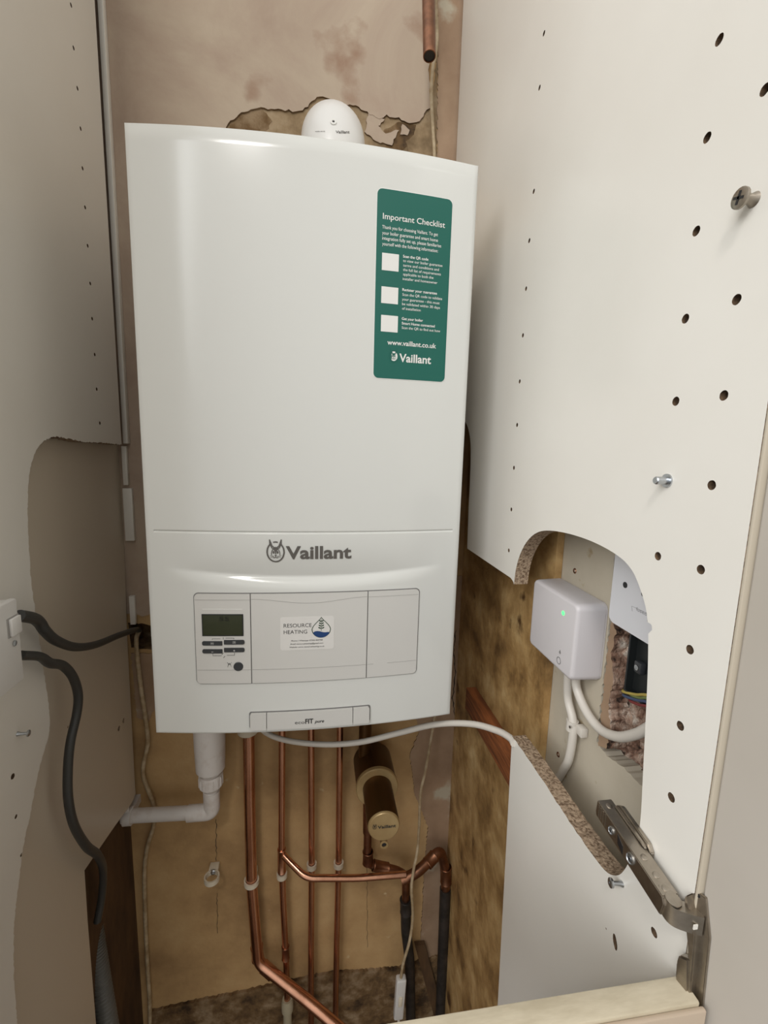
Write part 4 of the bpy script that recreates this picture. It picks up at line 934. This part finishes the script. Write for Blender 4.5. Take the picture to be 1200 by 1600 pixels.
tag(tube('white_cable', [at(a, b, 0, c) for a, b, c in [(888, 1050, .300), (887, 1070, .302), (888, 1095, .304), (895, 1125, .305), (895, 1150, .305), (889, 1185, .305), (880, 1203, .306), (869, 1222, .308), (855, 1245, .309)]], .0049, M_WCABLE, None, 16, 8), 'white cable dropping straight down from the grey box', 'cable')
tag(tube('white_cable', [at(a, b, 0, c) for a, b, c in [(902, 1050, .302), (900, 1068, .303), (906, 1090, .304), (920, 1118, .305), (940, 1141, .305), (965, 1151, .303), (990, 1148, .301), (1012, 1138, .300), (1035, 1120, .300), (1060, 1085, .303)]], .0049, M_WCABLE, None, 16, 8), 'white cable looping right from the grey box towards the sockets', 'cable')
cc = at(894, 1133, 0, .305); cl_ = empty('cable_clip', (XW, cc.y, cc.z), 'white clip pinning the downward cable below the grey box', 'clip')
bm = bmesh.new(); lathe_bm(bm, cc+Vector((0, 0, -.006)), (0, 0, 1), [(0, .0050), (0, .0068), (.012, .0068), (.012, .0050), (0, .0050)], 24); bm_obj('clip_band', bm, M_WCABLE, cl_, smooth=True)
box('clip_tab', (XW-.009, cc.y-.017, cc.z-.0055), (XW-.0005, cc.y-.006, cc.z+.0055), M_WCABLE, cl_, bev=.001)
lathe('clip_nail', at(891, 1136, 0, .2985), (-1, 0, 0), [(0, 0), (0, .0016), (.0008, .0016), (.001, 0)], M_STEEL, cl_, 12)
# plaster screws in the beige wall
for px_, py_, lab in ((898, 892, 'screw head sunk in the beige wall above the grey box'), (872, 1179, 'screw head sunk in the beige wall beside the lower white cable')):
    tag(lathe('sunken_screw', at(px_, py_, 0, XW-.0002), (-1, 0, 0), [(-.004, 0), (-.004, .0032), (0, .0034), (.0006, .0028), (-.0004, .001), (-.0004, 0)], M_COPPERD, None, 14), lab, 'screw')
# socket plate and box
sp = empty('socket_plate', (XW, -.20, .205), 'white blank faceplate with two screw holes, right side of the cut-out', 'plate')
y_a = yz(966, 868, .308)[0]; z_b = yz(966, 975, .308)[1]
hA = yz(977, 914, .3045); hB = yz(1005.5, 928, .3045)
plate('faceplate', 0, .3045, .3085, [(y_a, z_b+.007), (y_a-.001, z_b+.0035), (y_a-.004, z_b+.001), (y_a-.007, z_b), (y_a-.16, z_b), (y_a-.16, z_b+.14), (y_a, z_b+.14)], [circ(hA, .0030, 18), circ(hB, .0026, 16)], [M_PLATE, M_PLATE], sp)
for h_, r__ in ((hA, .0030), (hB, .0026)): lathe('screw_hole', (.3042, h_[0], h_[1]), (-1, 0, 0), [(0, 0), (-.0004, r__), (.0001, r__), (.0001, 0)], M_BLACK, sp, 18)
box('plate_back', (.3086, y_a-.15, z_b+.004), (.330, y_a-.002, z_b+.13), M_BLACK, sp)
u0 = yz(994, 952, .3045); u1 = yz(1010, 966, .3045)
M_EMB = mat('embossed_grey', srgb(150, 148, 150), .4)
fit_text('embossed_lettering', [('fused', -u0[0], u0[1]-.001, -u1[0], .0036, 0, 0)], M_EMB, lambda u, v, q=0: (.3043, -u, v), sp)
bm = bmesh.new()
def seg_(a, b): tube_bm(bm, [at(*a, 0, .3044), at(*b, 0, .3044)], .00018, 5)
bm_extra = None; seg_((987, 947), (1011, 958)); seg_((1011, 958), (1012, 972)); seg_((987, 947), (988, 955))
bm_obj('moulded_outline', bm, M_EMB, sp)
bbx = empty('black_back_box', (XW+.03, -.22, .11), 'open black plastic back box set in the broken brick below the faceplate', 'box')
yb0 = yz(986, 1000, XW)[0]; zb0 = yz(990, 1088, XW)[1]
box('box_rear', (XW+.006, yb0-.09, zb0), (XW+.009, yb0, z_b-.002), M_BOX, bbx)
box('box_side', (XW-.002, yb0-.002, zb0), (XW+.024, yb0, z_b-.004), M_BOX, bbx); box('box_floor', (XW-.002, yb0-.09, zb0), (XW+.024, yb0-.002, zb0+.002), M_BOX, bbx)
p = at(995, 1043, 0, XW-.001); box('screw_lug', (XW-.001, p.y-.005, p.z-.006), (XW+.006, p.y+.005, p.z+.006), M_DGREY, bbx, bev=.002)
lathe('lug_insert', Vector((XW-.0012, p.y, p.z)), (-1, 0, 0), [(0, 0), (0, .0028), (.0006, .0026), (.0006, .0012), (0, .001)], M_STEEL, bbx, 14)
for (a, b), (c, d2), mt, lab, cat in (((973, 1080), (1016, 1088), mat('yellow_wire', srgb(176, 156, 76), .5), 'yellow wire below the black back box, topmost of the bunch', 'wire'), ((985, 1085), (1016, 1093), mat('yellow_green_wire', srgb(110, 122, 70), .5), 'greenish wire just under the yellow one', 'wire'), ((974, 1086), (1016, 1099), mat('blue_wire', srgb(60, 75, 105), .5), 'dark blue wire between the green and red wires', 'wire'), ((984, 1094), (1016, 1106), mat('red_wire', srgb(122, 48, 46), .5), 'red wire, lowest of the bunch under the back box', 'wire')):
    A_ = at(a, b, 0, XW+.001); B_ = at(c, d2, 0, XW-.006); tag(tube('wire', [A_+Vector((.012, .003, 0)), A_, A_.lerp(B_, .5)+Vector((0, 0, -.001)), B_, B_+Vector((.004, -.03, .0))], .0014, mt, None, 8, 5), lab, cat)
bpy.context.view_layer.update()
GROUPS = {'pipe_clip': 'white nylon clips on the back wall', 'copper_pipe': 'copper pipes below the boiler', 'filler_strip': 'white filler strips between the left panel and the wall',
          'wire': 'coloured wires under the back box', 'white_cable': 'white cables from the grey box', 'grey_cable': 'grey cables from the switch box', 'sunken_screw': 'screw heads in the beige wall'}
for o in list(COL.objects):
    base = o.name.split('.')[0]
    if o.parent is None and base in GROUPS and 'label' in o: o['group'] = GROUPS[base]
bpy.context.view_layer.update()
